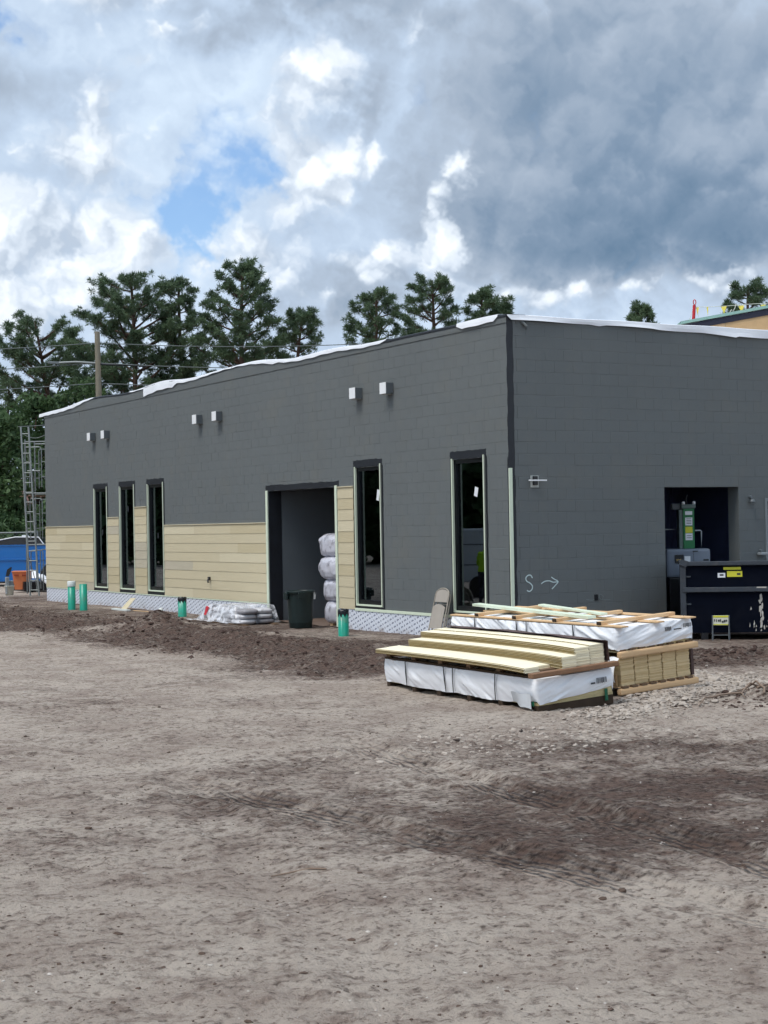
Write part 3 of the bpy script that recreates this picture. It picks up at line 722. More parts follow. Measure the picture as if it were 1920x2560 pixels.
def parapet():
    # uneven top edge of the wall: dark capping felt and hanging white roof membrane
    cap = MB(); ys = np.linspace(-.02, LEN+.02, 160)
    bump = .12*smst(ys, 6, 10)*(1-smst(ys, 21, 25))+.035*np.sin(ys*1.3)*smst(ys, 3, 6)*(1-smst(ys, 20, 24))
    rows = []
    for (xx, zz) in ((-.012, HT-.10), (-.016, HT+.0), (-.012, HT+.035), (.4, HT+.03), (.42, HT-.2)):
        rows.append([(xx, y, zz+(b if zz > HT-.05 else 0)) for y, b in zip(ys, bump)])
    cap.grid(np.array(rows)); cap.build('parapet_block', M_wall, BLD)
    rows = [[(xx, y, HT+dz+b) for y, b in zip(ys, bump)] for (xx, dz) in ((-.022, -.005), (-.028, .03), (-.02, .048), (.4, .05))]
    MB().grid(np.array(rows)).build('parapet_felt', M_tape, BLD)
    def topz(y): return HT+.05+float(np.interp(y, ys, bump))
    pieces = [[(25.55, .13), (24.5, .14), (22.6, .13), (22.3, .15), (20.7, .03)],
              [(17.9, .02), (16.85, .04), (16.83, .36), (16.5, .34), (15.5, .30), (14.9, .26), (14.6, .12), (13.0, .07), (11.8, .03), (11.3, .04)],
              [(11.28, .04), (11.0, .04), (9.1, .13), (8.8, .08), (7.2, .12), (6.2, .10), (5.0, .09), (4.35, .07), (4.1, .02)],
              [(1.55, .06), (1.35, .17), (.9, .17), (.35, .15), (.22, .03)]]
    for pc in pieces:
        pc = pc[::-1]; yy = np.unique(np.concatenate([np.linspace(pc[0][0], pc[-1][0], int((pc[-1][0]-pc[0][0])/.12)+3), [p[0] for p in pc]]))
        dr = .68*np.interp(yy, [p[0] for p in pc], [p[1] for p in pc])+.006*np.sin(yy*9)
        P = []
        for (u, kind) in ((.9, 0), (.3, 0), (.02, 0), (-.025, 1), (-.03, .4), (-.03, .7), (-.03, 2)):
            row = []
            for y, d in zip(yy, dr):
                z = topz(y)+.012*math.sin(y*2.1)
                wv = .018*math.sin(y*4.3)+.012*math.sin(y*11)
                if kind == 0: row.append((u, y, z+.02+(.0 if u < .5 else -.25)))
                elif kind == 1: row.append((u, y, z+.006))
                else:
                    f = kind if kind < 1 else 1.0
                    row.append((u-.012*f*min(1, d/.12)+.5*wv*f*min(1, d/.2), y, z-d*f))
            P.append(row)
        m = MB().grid(np.array(P), False); m.build('roof_membrane', M_white, BLD)
    # front run above the short wall
    xx = np.linspace(-.0, XR, 200); dr = np.interp(xx, [0, .05, .15, 1.8, 2.0, 2.15, 3.2, 3.4, 4.4, 5.0, 5.25, 5.3, 6.2, 9, XR], [.02, .085, .09, .085, .11, .09, .10, .115, .125, .165, .18, .155, .16, .15, .15])
    P = []
    for (u, kind) in ((.9, 0), (.3, 0), (.02, 0), (-.03, 1), (-.035, .5), (-.04, 2)):
        P.append([(x, u if kind in (0, 1) else u-.02*math.sin(x*2.7)*kind/2, HT+.035+.006*math.sin(x*3)+(.015 if kind == 0 else 0)-(d*(kind if kind < 1 else 1) if kind not in (0, 1) else 0)-(.22 if u == .9 else 0)) for x, d in zip(xx, dr)])
    MB().grid(np.array(P), False).build('roof_membrane', M_white, BLD)
    cap = MB(); P = [[(x, yv, zv) for x in (-.012, XR)] for (yv, zv) in ((-.012, HT-.06), (-.014, HT+.02), (.4, HT+.02))]; cap.grid(np.array(P), False); cap.build('parapet_felt', M_tape, BLD)
    # small overflow spout under the parapet
    MB().tube([(.30, .02, 5.64), (.345, -.03, 5.59), (.39, -.06, 5.53)], .028, 10).build('overflow_spout', M_wall, BLD)
parapet()
def wall_marks():
    M_ch = mat('chalk', srgb(196, 214, 214), .9, .1, 20)
    def stroke(pts, w, name, dy=0.0):
        m = MB(); pts = [Vector((p[0], 0, p[1])) for p in pts]; A_, B_ = [], []
        for i, p in enumerate(pts):
            d = (pts[min(i+1, len(pts)-1)]-pts[max(i-1, 0)]).normalized(); n = Vector((d.z, 0, -d.x))*w/2
            A_.append((p+n).to_tuple()); B_.append((p-n).to_tuple())
        P = np.array([A_, B_]); P[..., 1] = -.004-dy; m.grid(P, False); return m
    def curve(c, n=18):
        c = [Vector((p[0], p[1], 0)) for p in c]; out = []
        for i in range(len(c)-1):
            p0, p1, p2, p3 = c[max(i-1, 0)], c[i], c[i+1], c[min(i+2, len(c)-1)]
            for k in range(6):
                s = k/6
                v = .5*((2*p1)+(-p0+p2)*s+(2*p0-5*p1+4*p2-p3)*s*s+(-p0+3*p1-3*p2+p3)*s**3); out.append((v.x, v.y))
        out.append((c[-1].x, c[-1].y)); return out
    a = stroke(curve([(.455, 1.135), (.42, 1.185), (.36, 1.185), (.315, 1.14), (.335, 1.085), (.40, 1.05), (.45, 1.0), (.44, .94), (.385, .905), (.335, .925)]), .020, 's')
    a.build('chalk_letter', M_ch, BLD)
    b = stroke(curve([(.64, 1.03), (.72, 1.07), (.82, 1.075), (.90, 1.05), (1.0, 1.055)]), .018, 'ar')
    c = stroke(curve([(.86, 1.14), (.93, 1.10), (1.005, 1.055), (.94, .99), (.87, .93)]), .018, 'ar', .001)
    b.add(c.v, c.f); b.build('chalk_arrow', M_ch, BLD)
    # capped junction hole with a scrawled ring low on the wall
    m = MB().bbox(1.80, 1.88, -.012, .01, .69, .80, .006); m.build('junction_hole', M_frame, BLD)
    d = stroke(curve([(1.62, .72), (1.75, .70), (1.9, .735), (1.96, .70), (2.0, .76), (1.92, .80), (1.93, .71), (2.1, .695), (2.16, .695)]), .010, 'k')
    d.build('chalk_scrawl', mat('faint_chalk', srgb(120, 130, 132), .9), BLD)
wall_marks()
# ------------------------------------------------------------------ wall fixtures
M_alu = mat('brushed_aluminium', srgb(236, 238, 240), .4, .04, 8, spec=.5)
M_alud = mat('grey_housing', srgb(92, 98, 102), .45, .06, 8, spec=.5)
def wall_light(y, label):
    t = thing('wall_light', label, 'light', (0, y, 4.78), 'cube wall lights under the parapet')
    MB().bbox(-.165, -.003, y-.125, y+.125, 4.66, 4.88, .008).build('housing', M_alud, t)
    MB().bbox(-.175, -.1655, y-.120, y+.120, 4.665, 4.885, .003).build('face_plate', M_alu, t)
    MB().box(-.15, -.02, y-.10, y+.10, 4.652, 4.6595).build('lens', mat('frosted_lens', srgb(180, 182, 178), .4), t, fix=False)
LB = ['leftmost cube light on the far end of the block wall', 'second cube light from the far end, above the triple windows',
      'third cube light from the far end, left of its middle pair', 'fourth cube light from the far end, right of its middle pair',
      'fifth cube light from the far end, above the doorway side', 'cube light nearest the building corner']
for y, l in zip((20.75, 19.62, 13.22, 12.05, 5.25, 4.02), LB): wall_light(y, l)
def cross_light():
    t = thing('wall_bracket', 'grey wall plate with black box and crossing metal bar beside the corner', 'bracket', (.53, 0, 2.82))
    MB().bbox(.45, .62, -.015, -.003, 2.72, 2.93, .004).build('plate', mat('pale_plate', srgb(176, 180, 176), .5), t)
    MB().bbox(.485, .575, -.06, -.0155, 2.76, 2.92, .01).build('box', M_frame, t)
    MB().bbox(.37, .75, -.085, -.062, 2.832, 2.856, .004).build('bar', M_alu, t)
cross_light()
def small_fixture(x, z, label, wide):
    t = thing('wall_fixture', label, 'fixture', (x, 0, z))
    MB().tube([(x, -.003, z+.05), (x, -.06, z+.05)], .035, 10).build('stem', M_alud, t)
    if wide:
        MB().bbox(x-.09, x+.09, -.13, -.02, z-.03, z+.02, .012).build('shade', mat('pale_shade', srgb(150, 156, 160), .5), t)
    else:
        MB().lathe((x, -.07, z-.06), [(.0, .0), (.06, .0), (.055, .03), (.03, .07), (.0, .07)], 12).build('shade', M_alud, t)
small_fixture(5.55, 2.47, 'small round camera fixture right of the machine opening', False)
small_fixture(5.78, 1.44, 'small flat fixture beside the dark service door', True)

# ------------------------------------------------------------------ lumber stacks
M_wrap = mat('white_wrap', srgb(242, 244, 249), .45, .05, 3, spec=.5)
M_strap = mat('black_strap', srgb(48, 50, 54), .5)
M_plank = [mat('plank_cream', srgb(240, 231, 203), .65, .05, 6, spec=.3, fine=.04, stretch=(1, .2, 1)), mat('plank_cream_warm', srgb(234, 222, 190), .65, .06, 6, spec=.3, fine=.04, stretch=(1, .2, 1))]
M_edge = mat('plank_edge', srgb(202, 186, 142), .8, .25, 14, spec=.2, stretch=(1, .4, 6))
M_raw = mat('raw_plank_edge', srgb(142, 124, 84), .85, .3, 10, spec=.15, stretch=(1, .3, 40))
M_endw = [mat('plank_end_tan', srgb(222, 198, 154), .8, .08, 9), mat('plank_end_sand', srgb(208, 182, 136), .8, .1, 9)]
M_pine = mat('pine_lumber', srgb(208, 174, 134), .7, .12, 5, spec=.25, fine=.08, stretch=(.3, .3, 3))
M_pal = mat('weathered_pallet', srgb(112, 92, 74), .85, .22, 6, spec=.15, fine=.15)
M_pald = mat('dark_pallet', srgb(70, 58, 48), .9, .22, 6, spec=.15)
M_print2 = mat('black_print', srgb(58, 58, 62), .7)
def wrap_bundle(parent, x0, x1, y0, y1, z0, z1, seed, Mx, low_near=.0, holes=True):
    """plastic sheet round a bundle: left side, near end, right side; draped folds are modelled"""
    rng = np.random.default_rng(seed)
    Lx, Ly = x1-x0, y1-y0
    nU1, nU2, nV = 170, 70, 22
    def face(kind, nU):
        u = np.linspace(0, 1, nU); v = np.linspace(0, 1, nV); U, V = np.meshgrid(u, v, indexing='ij')
        ln = Ly if kind != 'end' else Lx; s = U*ln
        # diagonal pull folds running down from the strap points
        vm = V*(z1-z0); th_ = .42 if kind != 'end' else -.34
        al = s*math.cos(th_)+vm*math.sin(th_); ac = -s*math.sin(th_)+vm*math.cos(th_)
        rd = 1-np.abs(fbm(al*1.1+seed, ac*13, 2, seed+2)-.5)*2
        rd2 = 1-np.abs(fbm(al*2.3+seed, ac*26+5, 2, seed+4)-.5)*2
        env = np.clip(fbm(s*1.6+5, vm*2.5, 3, seed)*2.6-.75, .12, 1)
        D = .030*np.clip(rd-.62, 0, 1)/.38*env + .012*np.clip(rd2-.6, 0, 1)/.4*env + .016*fbm(s*1.7, vm*4, 2, seed+7)
        for ss in ([.62, 1.62, 1.85, 2.85] if kind != 'end' else []):
            D *= 1-.85*np.exp(-((s-ss)/.05)**2)
        edge = np.minimum(1, np.minimum(U, 1-U)*ln/.05); D = D*(.35+.65*edge)
        bulge = .02*np.sin(np.pi*V)
        droop = .045*(fbm(s*1.6+seed, s*0, 3, seed+9)-.5)*2 - .03*np.sin(np.pi*U)*(kind != 'end') + (.10*(U if kind == 'end' else 0))*low_near
        Z = z1-V*(z1-z0-droop*V)
        out = D+bulge
        if kind == 'left': return np.stack([x0-out, y1-s, Z], -1)
        if kind == 'end': return np.stack([x0+s, y0-out, Z], -1)
        return np.stack([x1+out, y0+s, Z], -1)
    A, B, C_ = face('left', nU1), face('end', nU2), face('right', 60)
    B[0] = A[-1] = (A[-1]+B[0])/2; C_[0] = B[-1] = (B[-1]+C_[0])/2
    P = np.concatenate([A, B[1:], C_[1:]], 0)
    m = MB().grid(P)
    # top sheet
    u = np.linspace(0, 1, 60); v = np.linspace(0, 1, 24); U, V = np.meshgrid(u, v, indexing='ij')
    T = np.stack([x0+U*Lx, y0+V*Ly, z1-.004+.012*(fbm(U*6, V*14, 3, seed+5)-.5)*np.minimum(1, np.minimum(np.minimum(U, 1-U), np.minimum(V, 1-V))*16)], -1)
    m.grid(T); m.xf(Mx)
    w = m.build('plastic_wrap', M_wrap, parent)
    MB().box(x0+.02, x1-.02, y0+.02, y1-.02, z0-.02, z1-.03).xf(Mx).build('wrapped_boards', M_edge, parent, fix=False)
    for ss in (.62, 1.62, 1.85, 2.85):
        yy = y1-ss; b = MB(); r = random.Random(int(ss*100)+seed); k = r.uniform(-.03, .03)
        b.poly([(x0-.038, yy-.008, z1+.006), (x0-.038, yy+.008, z1+.006), (x0-.046, yy+.008+k*.5, (z0+z1)/2), (x0-.040, yy+.008+k, z0-.02), (x0-.040, yy-.008+k, z0-.02), (x0-.046, yy-.008+k*.5, (z0+z1)/2)], (.004, 0, 0))
        b.box(x0-.036, x1+.03, yy-.008, yy+.008, z1+.004, z1+.007)
        b.xf(Mx).build('strap', M_strap, parent)
    return w
def barcode(parent, x0, z0, y, n, h, Mx, seed):
    r = random.Random(seed); b = MB(); x = x0
    for i in range(n):
        w = r.choice((.006, .009, .014)); b.box(x, x+w, y-.002, y, z0+r.uniform(0, .01), z0+h); x += w+r.choice((.006, .009))
    b.xf(Mx).build('printed_label', M_print2, parent, fix=False)
def skids(parent, x0, x1, ys, z0, z1, m, Mx, w=.09):
    for y in ys: MB().bbox(x0, x1, y-w/2, y+w/2, z0, z1, .012).xf(Mx).build('skid', m, parent)

def stack_a():
    x0, x1, y0, y1 = -5.16, -4.12, -8.03, -4.33
    c = (-5.16, -8.03, 0); g = float(ground_h(-4.8, -6.5))
    Mx = RZ(c, math.radians(-2.2)) @ Matrix.Translation((x0, y0, g)) @ Matrix.Rotation(math.radians(-4.0), 4, 'Y') @ Matrix.Translation((-x0, -y0, -g))
    t = thing('wrapped_lumber_bundle', 'front lumber bundle in white plastic wrap under loose cream planks', 'lumber bundle', (-4.64, -6.2, g))
    skids(t, x0-.01, x1+.01, (y0+.05, y0+.82, y0+1.55, y0+2.3, y0+2.95, y1-.05), g-.04, g+.075, M_pald, Mx)
    for i in range(3): MB().box(x0, x1, y0-.0, y1, g+.078+i*.011, g+.086+i*.011).xf(Mx).build('base_board', M_edge, t, fix=False)
    wrap_bundle(t, x0, x1, y0, y1, g+.10, g+.385, 3, Mx, low_near=.9)
    MB().box(x0+.006, x1-.006, y0+.004, y0+.03, g+.11, g+.22).xf(Mx).build('board_end', M_edge, t, fix=False)
    barcode(t, x0+.78, g+.235, y0-.062, 9, .07, Mx, 4)
    MB().box(x0+.70, x0+.76, y0-.064, y0-.060, g+.24, g+.26).xf(Mx).build('printed_label', M_print2, t, fix=False)
    # torn corner flap of film
    fl = MB(); U, V = np.meshgrid(np.linspace(0, 1, 10), np.linspace(0, 1, 7), indexing='ij')
    fl.grid(np.stack([x0-.07-.03*np.sin(U*5)*V, y0+.05+.42*U, g+.215-.17*V+.05*U*V+.01*np.sin(U*9)], -1)); fl.xf(Mx).build('torn_film', mat('grey_film', srgb(196, 200, 204), .4), t)
    # green strapping end
    MB().box(x1-.13, x1-.09, y0-.03, y0-.02, g+.02, g+.16).xf(Mx).build('strap_end', mat('green_plastic', srgb(26, 92, 66), .5), t, fix=False)
    MB().box(x0-.05, x0-.045, y0+.02, y0+.22, g+.08, g+.13).xf(Mx).build('strap_end', mat('green_plastic', srgb(26, 92, 66), .5), t, fix=False)
    # second pallet with loose planks
    zp = g+.392
    p = thing('timber_pallet', 'dark timber pallet between white bundle and loose cream planks', 'pallet', (-4.64, -6.2, zp))
    for xx in (x0+.02, (x0+x1)/2, x1-.02): MB().bbox(xx-.04, xx+.04, y0+.06, y1-.02, zp, zp+.022, .004).xf(Mx).build('runner', M_pald, p)
    for yy in np.linspace(y0+.12, y1-.1, 6): MB().bbox(x0-.01, x1+.02, yy-.05, yy+.05, zp+.023, zp+.085, .01).xf(Mx).build('crossbar', M_pal, p)
    MB().bbox(x0-.13, x1+.04, y0-.12, y0-.02, zp+.020, zp+.080, .012).xf(Mx).build('crossbar', mat('brown_pallet', srgb(132, 100, 76), .85, .2, 6, fine=.12), p)
    # plank columns stepping up to the right
    Z = zp+.088; pw = .207; th = .0085
    cols = [(x0-.12, 7, .14, 0.0, -.04), (x0+.10, 6, .0, .0, -.14), (x0+.315, 17, -.03, .06, .10), (x0+.53, 26, -.05, .16, .06), (x0+.745, 27, -.02, .25, .04)]
    names = ['lowest loose plank pile at the left edge of the front stack', 'short inset plank pile beside the lowest one', 'middle plank step on the front stack, halfway up',
             'tall plank pile left of the brown cover sheet', 'plank pile half under the brown cover sheet']
    rng = random.Random(8)
    for (cx, n, xo, yfar, ynear), nm in zip(cols, names):
        pt = thing('plank_pile', nm, 'plank pile', (cx+pw/2, -6.2, Z), 'loose cream plank piles')
        for i in range(n):
            ya = y0+.02-ynear+rng.uniform(-.006, .006)+(.12 if (i == n-1 and n < 6) else 0)
            yb = ya+3.66
            jx = rng.uniform(-.004, .004)+(-.01*(i % 2))
            m = MB(); ns = 14; top = []; 
            for k in range(ns+1):
                s = k/ns; y = ya+(yb-ya)*s
                # slight sag at the near end and hump in the middle
                sag = .014*math.sin(s*math.pi)-.008-(.012*max(0, .12-s)/.12)
                zz = Z+i*th+sag*.9
                top.append((y, zz))
            a = [[(cx+jx, y, z) for y, z in top], [(cx+jx, y, z+th*.9) for y, z in top], [(cx+jx+pw-.006, y, z+th*.9) for y, z in top], [(cx+jx+pw-.006, y, z) for y, z in top]]
            vs = [v for r_ in a for v in r_]; N = ns+1
            fs = [(r_*N+k, r_*N+k+1, ((r_+1) % 4)*N+k+1, ((r_+1) % 4)*N+k) for r_ in range(4) for k in range(ns)]
            fs += [(0, N, 2*N, 3*N), (ns, 3*N+ns, 2*N+ns, N+ns)]
            m.add(vs, fs); m.xf(Mx); o = m.build('plank', M_plank[0] if rng.random() < .7 else M_plank[1], pt)
            o.data.materials.append(M_raw)
            for q_ in list(range(ns))+list(range(2*ns, 3*ns)): o.data.polygons[q_].material_index = 1
    # brown cover sheet folded over the right side
    ct = thing('cover_sheet', 'dark brown paper sheet folded over the right edge of the planks', 'cover sheet', (x1, -6.2, Z))
    zt = Z+27*th+.022; ys = np.linspace(y0-.06, y1-.1, 50); rows = []
    hump = lambda y: .013*math.sin(math.pi*max(0, min(1, (y-y0)/3.66)))-.008
    for (dx, dz) in ((-.06, .003), (.0, .006), (.03, .0), (.036, -.12), (.045, -.24)):
        rows.append([(x0+.955+dx+.008*math.sin(y*7+dz*9), y, zt+dz+hump(y)+.006*math.sin(y*5+dx*30)) for y in ys])
    MB().grid(np.array(rows)).xf(Mx).build('paper_sheet', mat('brown_paper', srgb(84, 66, 62), .7, .15, 5), ct)
stack_a()

def stack_b():
    x0, x1, y0, y1 = -3.70, -2.54, -7.66, -4.02
    g = .005; tilt = math.radians(-3.6)
    Mx = Matrix.Translation((x0, y0, g)) @ Matrix.Rotation(tilt, 4, 'Y') @ Matrix.Translation((-x0, -y0, -g))
    t = thing('plank_bundle', 'bundle of stacked cream planks with exposed ends on round skids', 'lumber bundle', ((x0+x1)/2, (y0+y1)/2, g))
    for yy in (y0+.0, y0+.9, y0+1.8, y0+2.7, y1-.06):
        m = MB(); m.bbox(x0-.03, x1+.05, yy-.055, yy+.02, g-.01, g+.070, .022); m.xf(Mx).build('round_skid', M_pine, t)
    MB().box(x0-.02, x1+.02, y0-.0, y1, g+.078, g+.092).xf(Mx).build('deck_board', M_pine, t, fix=False)
    for i in range(9): 
        xx = x0+.02+i*.145
        if xx < x1-.05: MB().bbox(xx, xx+.085, y0-.05, y0+.2, g+.070, g+.096, .004).xf(Mx).build('deck_slat', M_pal, t)
    # five columns of planks: each plank a piece
    rng = random.Random(4); nc = 5; cw = (x1-x0-.06)/nc
    for c in range(nc):
        for i in range(26):
            z = g+.098+i*.0127; jx = rng.uniform(-.004, .004); jy = rng.uniform(-.012, .006)
            m = MB().box(x0+.03+c*cw+jx, x0+.03+c*cw+cw-.016+jx, y0+jy, y1+jy, z, z+.0118)
            m.xf(Mx).build('plank', M_endw[rng.random() < .3], t, fix=False)
    # torn wrap at the left front
    fl = MB(); U, V = np.meshgrid(np.linspace(0, 1, 12), np.linspace(0, 1, 10), indexing='ij')
    fl.grid(np.stack([x0-.015-.10*np.sin(V*2.2)*(1-U*.5), y0-.05+.55*U, g+.44-.27*V*(1-.7*U)+.02*np.sin(U*8+V*5)], -1)); fl.xf(Mx).build('torn_film', M_wrap, t)
    MB().bbox(x0-.05, x0-.02, y0+.0, y0+.12, g+.11, g+.24, .004).xf(Mx).build('cardboard_corner', mat('cardboard', srgb(150, 120, 84), .85), t)
    MB().box(x1-.02, x1+.02, y0-.006, y0+.5, g+.1, g+.42).xf(Mx).build('edge_paper', mat('brown_paper', srgb(84, 66, 62), .7, .15, 5), t, fix=False)
    # upper bundle
    zu = g+.435
    u = thing('upper_wrapped_bundle', 'rear upper lumber bundle in white wrap with pine strips on top', 'lumber bundle', ((x0+x1)/2, (y0+y1)/2, zu))
    for yy in (y0-.0, y0+1.2, y0+2.4, y1-.06):
        MB().bbox(x0-.02, x1+.05, yy-.09, yy-.01, zu+.004, zu+.084, .022).xf(Mx).build('round_skid', M_pine, u)
    for i in range(8): MB().bbox(x0+.02+i*.15, x0+.11+i*.15, y0-.04, y0+.15, zu+.085, zu+.105, .004).xf(Mx).build('deck_slat', M_pal, u)
    MB().box(x0, x1, y0+.02, y1, zu+.086, zu+.10).xf(Mx).build('deck_board', M_pine, u, fix=False)
    wrap_bundle(u, x0-.02, x1, y0-.02, y1, zu+.09, zu+.375, 11, Mx, low_near=.6)
    barcode(u, x0+.70, zu+.255, y0-.078, 6, .055, Mx, 9); barcode(u, x1-.17, zu+.275, y0-.078, 8, .05, Mx, 12)
    MB().box(x0+.84, x0+.96, y0-.080, y0-.076, zu+.262, zu+.275).xf(Mx).build('printed_label', M_print2, u, fix=False)
    zt = zu+.382
    # pine strips: edge boards along the bundle, battens across
    for xx in (x0+.02, (x0+x1)/2, x1-.08):
        m = MB().bbox(xx-.05, xx+.055, y0-.16, y1+.04, zt, zt+.018, .003); m.xf(Mx).build('edge_board', M_pine, u)
    for k, yy in enumerate((y0+.28, y0+1.2, y0+2.1, y0+3.0)):
        MB().bbox(x0-.03, x1-.02-.10*(k % 2), yy-.045, yy+.045, zt+.019, zt+.060, .006).xf(Mx).build('batten', M_pine, u)
        MB().bbox(x0-.034, x0-.028, yy-.044, yy+.044, zt+.02, zt+.058, .001).xf(Mx).build('batten_end', M_pald, u)
    # loose mint trim boards lying on top
    def board(a, b, w, h, z, label):
        a, b = Vector((*a, z)), Vector((*b, z)); d = (b-a).normalized(); n = Vector((-d.y, d.x, 0))*w/2
        o = MB().poly([a+n, b+n, b-n, a-n], (0, 0, h)).xf(Mx)
        o.build('trim_board', M_mint, None, label, 'trim board', 'loose mint trim boards', loc=tuple(Mx @ ((a+b)/2)))
    board((x0+.62, y1+.35), (x0+.15, y0+.65), .12, .034, zt+.063, 'long mint trim board lying lengthwise on the wrapped bundle')
    board((x0+.98, y1-.75), (x0+.50, y0+.85), .09, .024, zt+.063, 'shorter mint trim board behind the long one on the bundle')
stack_b()

# ------------------------------------------------------------------ pipes
M_teal = mat('teal_pvc', srgb(20, 150, 126), .35, .08, 4, spec=.5, dirt=(srgb(120, 104, 92), 5, .35))
def pipe(x, y, h, label, rag=False, cap=None, dirty=True):
    g = float(ground_h(x, y)); t = thing('drain_pipe', label, 'pipe', (x, y, g), 'teal drain pipes standing in the soil')
    r = .102; n = 28; rng = random.Random(int(y*10))
    tops = [h+(rng.uniform(-.03, .0) if rag else 0)*1 for _ in range(n)]
    m = MB(); vs = []; fs = []
    for k in range(n):
        a = 2*math.pi*k/n; ca, sa = math.cos(a), math.sin(a)
        vs += [(x+r*ca, y+r*sa, g-.2), (x+r*ca, y+r*sa, g+tops[k]), (x+(r-.008)*ca, y+(r-.008)*sa, g+tops[k]), (x+(r-.008)*ca, y+(r-.008)*sa, g-.1)]
    for k in range(n):
        j = (k+1) % n
        for q in range(3): fs.append((k*4+q, j*4+q, j*4+q+1, k*4+q+1))
    m.add(vs, fs, True); m.build('pipe_body', M_teal, t)
    if cap == 'white': MB().lathe((x, y, g), [(.112, h-.10), (.114, h-.09), (.114, h+.03), (.10, h+.045), (0, h+.045)], 28).build('end_cap', mat('white_pvc', srgb(214, 220, 218), .4), t)
    if cap == 'black':
        vs = []; prof = []
        m = MB(); N = 28; rows = []
        for (rr, zz, am) in ((.106, h-.10, .05), (.108, h-.03, .01), (.105, h+.01, .008), (.06, h-.01, .02), (.0, h-.03, 0)):
            rows.append([(x+rr*math.cos(2*math.pi*k/N), y+rr*math.sin(2*math.pi*k/N), g+zz+am*math.sin(k*1.9+rr*40)*.8) for k in range(N+1)])
        m.grid(np.array(rows)); m.build('plastic_cover', mat('black_plastic', srgb(24, 26, 32), .35, .2, 8), t)
pipe(-1.50, 18.55, .72, 'teal drain pipe with a white cap, left of a pair', cap='white')
pipe(-1.42, 17.85, .70, 'open teal drain pipe, right of a pair near the far windows')
pipe(-.72, 12.85, .46, 'teal drain pipe under the wide cream siding with black cover', cap='black', rag=True)
pipe(-1.17, 3.95, .50, 'nearest teal drain pipe topped with torn black plastic', cap='black', rag=True)

# ------------------------------------------------------------------ trash can
def trash_can():
    x, y = -.60, 6.86; g = float(ground_h(x, y)); m_ = mat('dark_green_plastic', srgb(17, 34, 33), .5, .12, 5, spec=.45)
    t = thing('trash_can', 'dark green plastic trash can standing in front of the doorway', 'trash can', (x, y, g))
    b = MB(); n = 48; rows = []
    for (s, z) in ((.215, .0), (.225, .02), (.262, .65), (.268, .708)):
        rows.append([(x+s*(1+.012*math.cos(8*a))*math.copysign(abs(math.cos(a))**.8, math.cos(a)), y+s*(1+.012*math.cos(8*a))*math.copysign(abs(math.sin(a))**.8, math.sin(a)), g+z) for a in [2*math.pi*k/n for k in range(n+1)]])
    b.grid(np.array(rows)); b.build('body', m_, t)
    r = MB(); prof = [(.268, .705), (.282, .71), (.286, .775), (.280, .785), (.265, .78), (.262, .66), (.235, .12)]
    rows = [[(x+s*math.copysign(abs(math.cos(a))**.8, math.cos(a)), y+s*math.copysign(abs(math.sin(a))**.8, math.sin(a)), g+z) for a in [2*math.pi*k/n for k in range(n+1)]] for s, z in prof]
    r.grid(np.array(rows)); r.build('rim', m_, t)
    MB().bbox(x-.20, x-.06, y-.33, y-.285, g+.62, g+.75, .012).build('handle', m_, t)
    MB().bbox(x-.33, x-.285, y-.03, y+.13, g+.60, g+.75, .012).build('handle', m_, t)
    MB().poly([(x+.17, y-.275, g+.60), (x+.25, y-.20, g+.60), (x+.26, y-.21, g+.74), (x+.235, y-.225, g+.69), (x+.21, y-.25, g+.70), (x+.20, y-.26, g+.75), (x+.175, y-.28, g+.74)], (.004, .004, 0)).build('paper_label', mat('sticker', srgb(225, 228, 232), .6, .04, 30), t)
trash_can()

# ------------------------------------------------------------------ insulation bales in the doorway
def bales():
    m_ = mat('silver_film', srgb(196, 196, 206), .28, .22, 5, spec=.6, dirt=(srgb(92, 88, 98), 5.5, .85))
    lab = ['topmost shrink-wrapped insulation bale in the doorway', 'second insulation bale from the top in the doorway', 'third insulation bale from the top in the doorway', 'lowest insulation bale, resting on a wood block']
    for i in range(4):
        z = .275+(3-i)*.472; cx, cy = .66+(.03, -.02, .02, .0)[i], 7.02-(-.10, -.02, .06, .10)[i]
        rx, ry, rz = .52, (.58, .58, .54, .50)[i], .262
        U, V = np.meshgrid(np.linspace(-math.pi/2, math.pi/2, 30), np.linspace(0, 2*math.pi, 64), indexing='ij')
        def sg(v, e): return np.sign(v)*np.abs(v)**e
        X = sg(np.cos(U), .42)*sg(np.cos(V), .6); Y = sg(np.cos(U), .42)*sg(np.sin(V), .6); Zz = sg(np.sin(U), .62)
        D = 1+.05*(fbm(V*3+i*7, U*3, 4, 40+i)-.5)*2+.02*np.sin(V*17+U*4+i)
        D[:, -1] = D[:, 0]
        P = np.stack([cx+rx*X*D, cy+ry*Y*D, z+rz*Zz*D], -1)
        MB().grid(P).build('insulation_bale', m_, None, lab[i], 'insulation bale', 'insulation bales stacked in the doorway', loc=(cx, cy, z-rz))
    m = MB().bbox(.2, .9, 6.95, 7.05, -.02, .06, .008); m.poly([(.22, 7.10, .10), (.22, 6.95, .10), (.20, 7.02, -.02), (.20, 7.06, -.02)], (.5, 0, 0)); m.bbox(.2, .9, 6.42, 6.52, -.02, .10, .008)
    m.build('wood_block', M_pine, None, 'pine dunnage block under the insulation bales', 'wood block', loc=(.5, 6.8, 0))
bales()

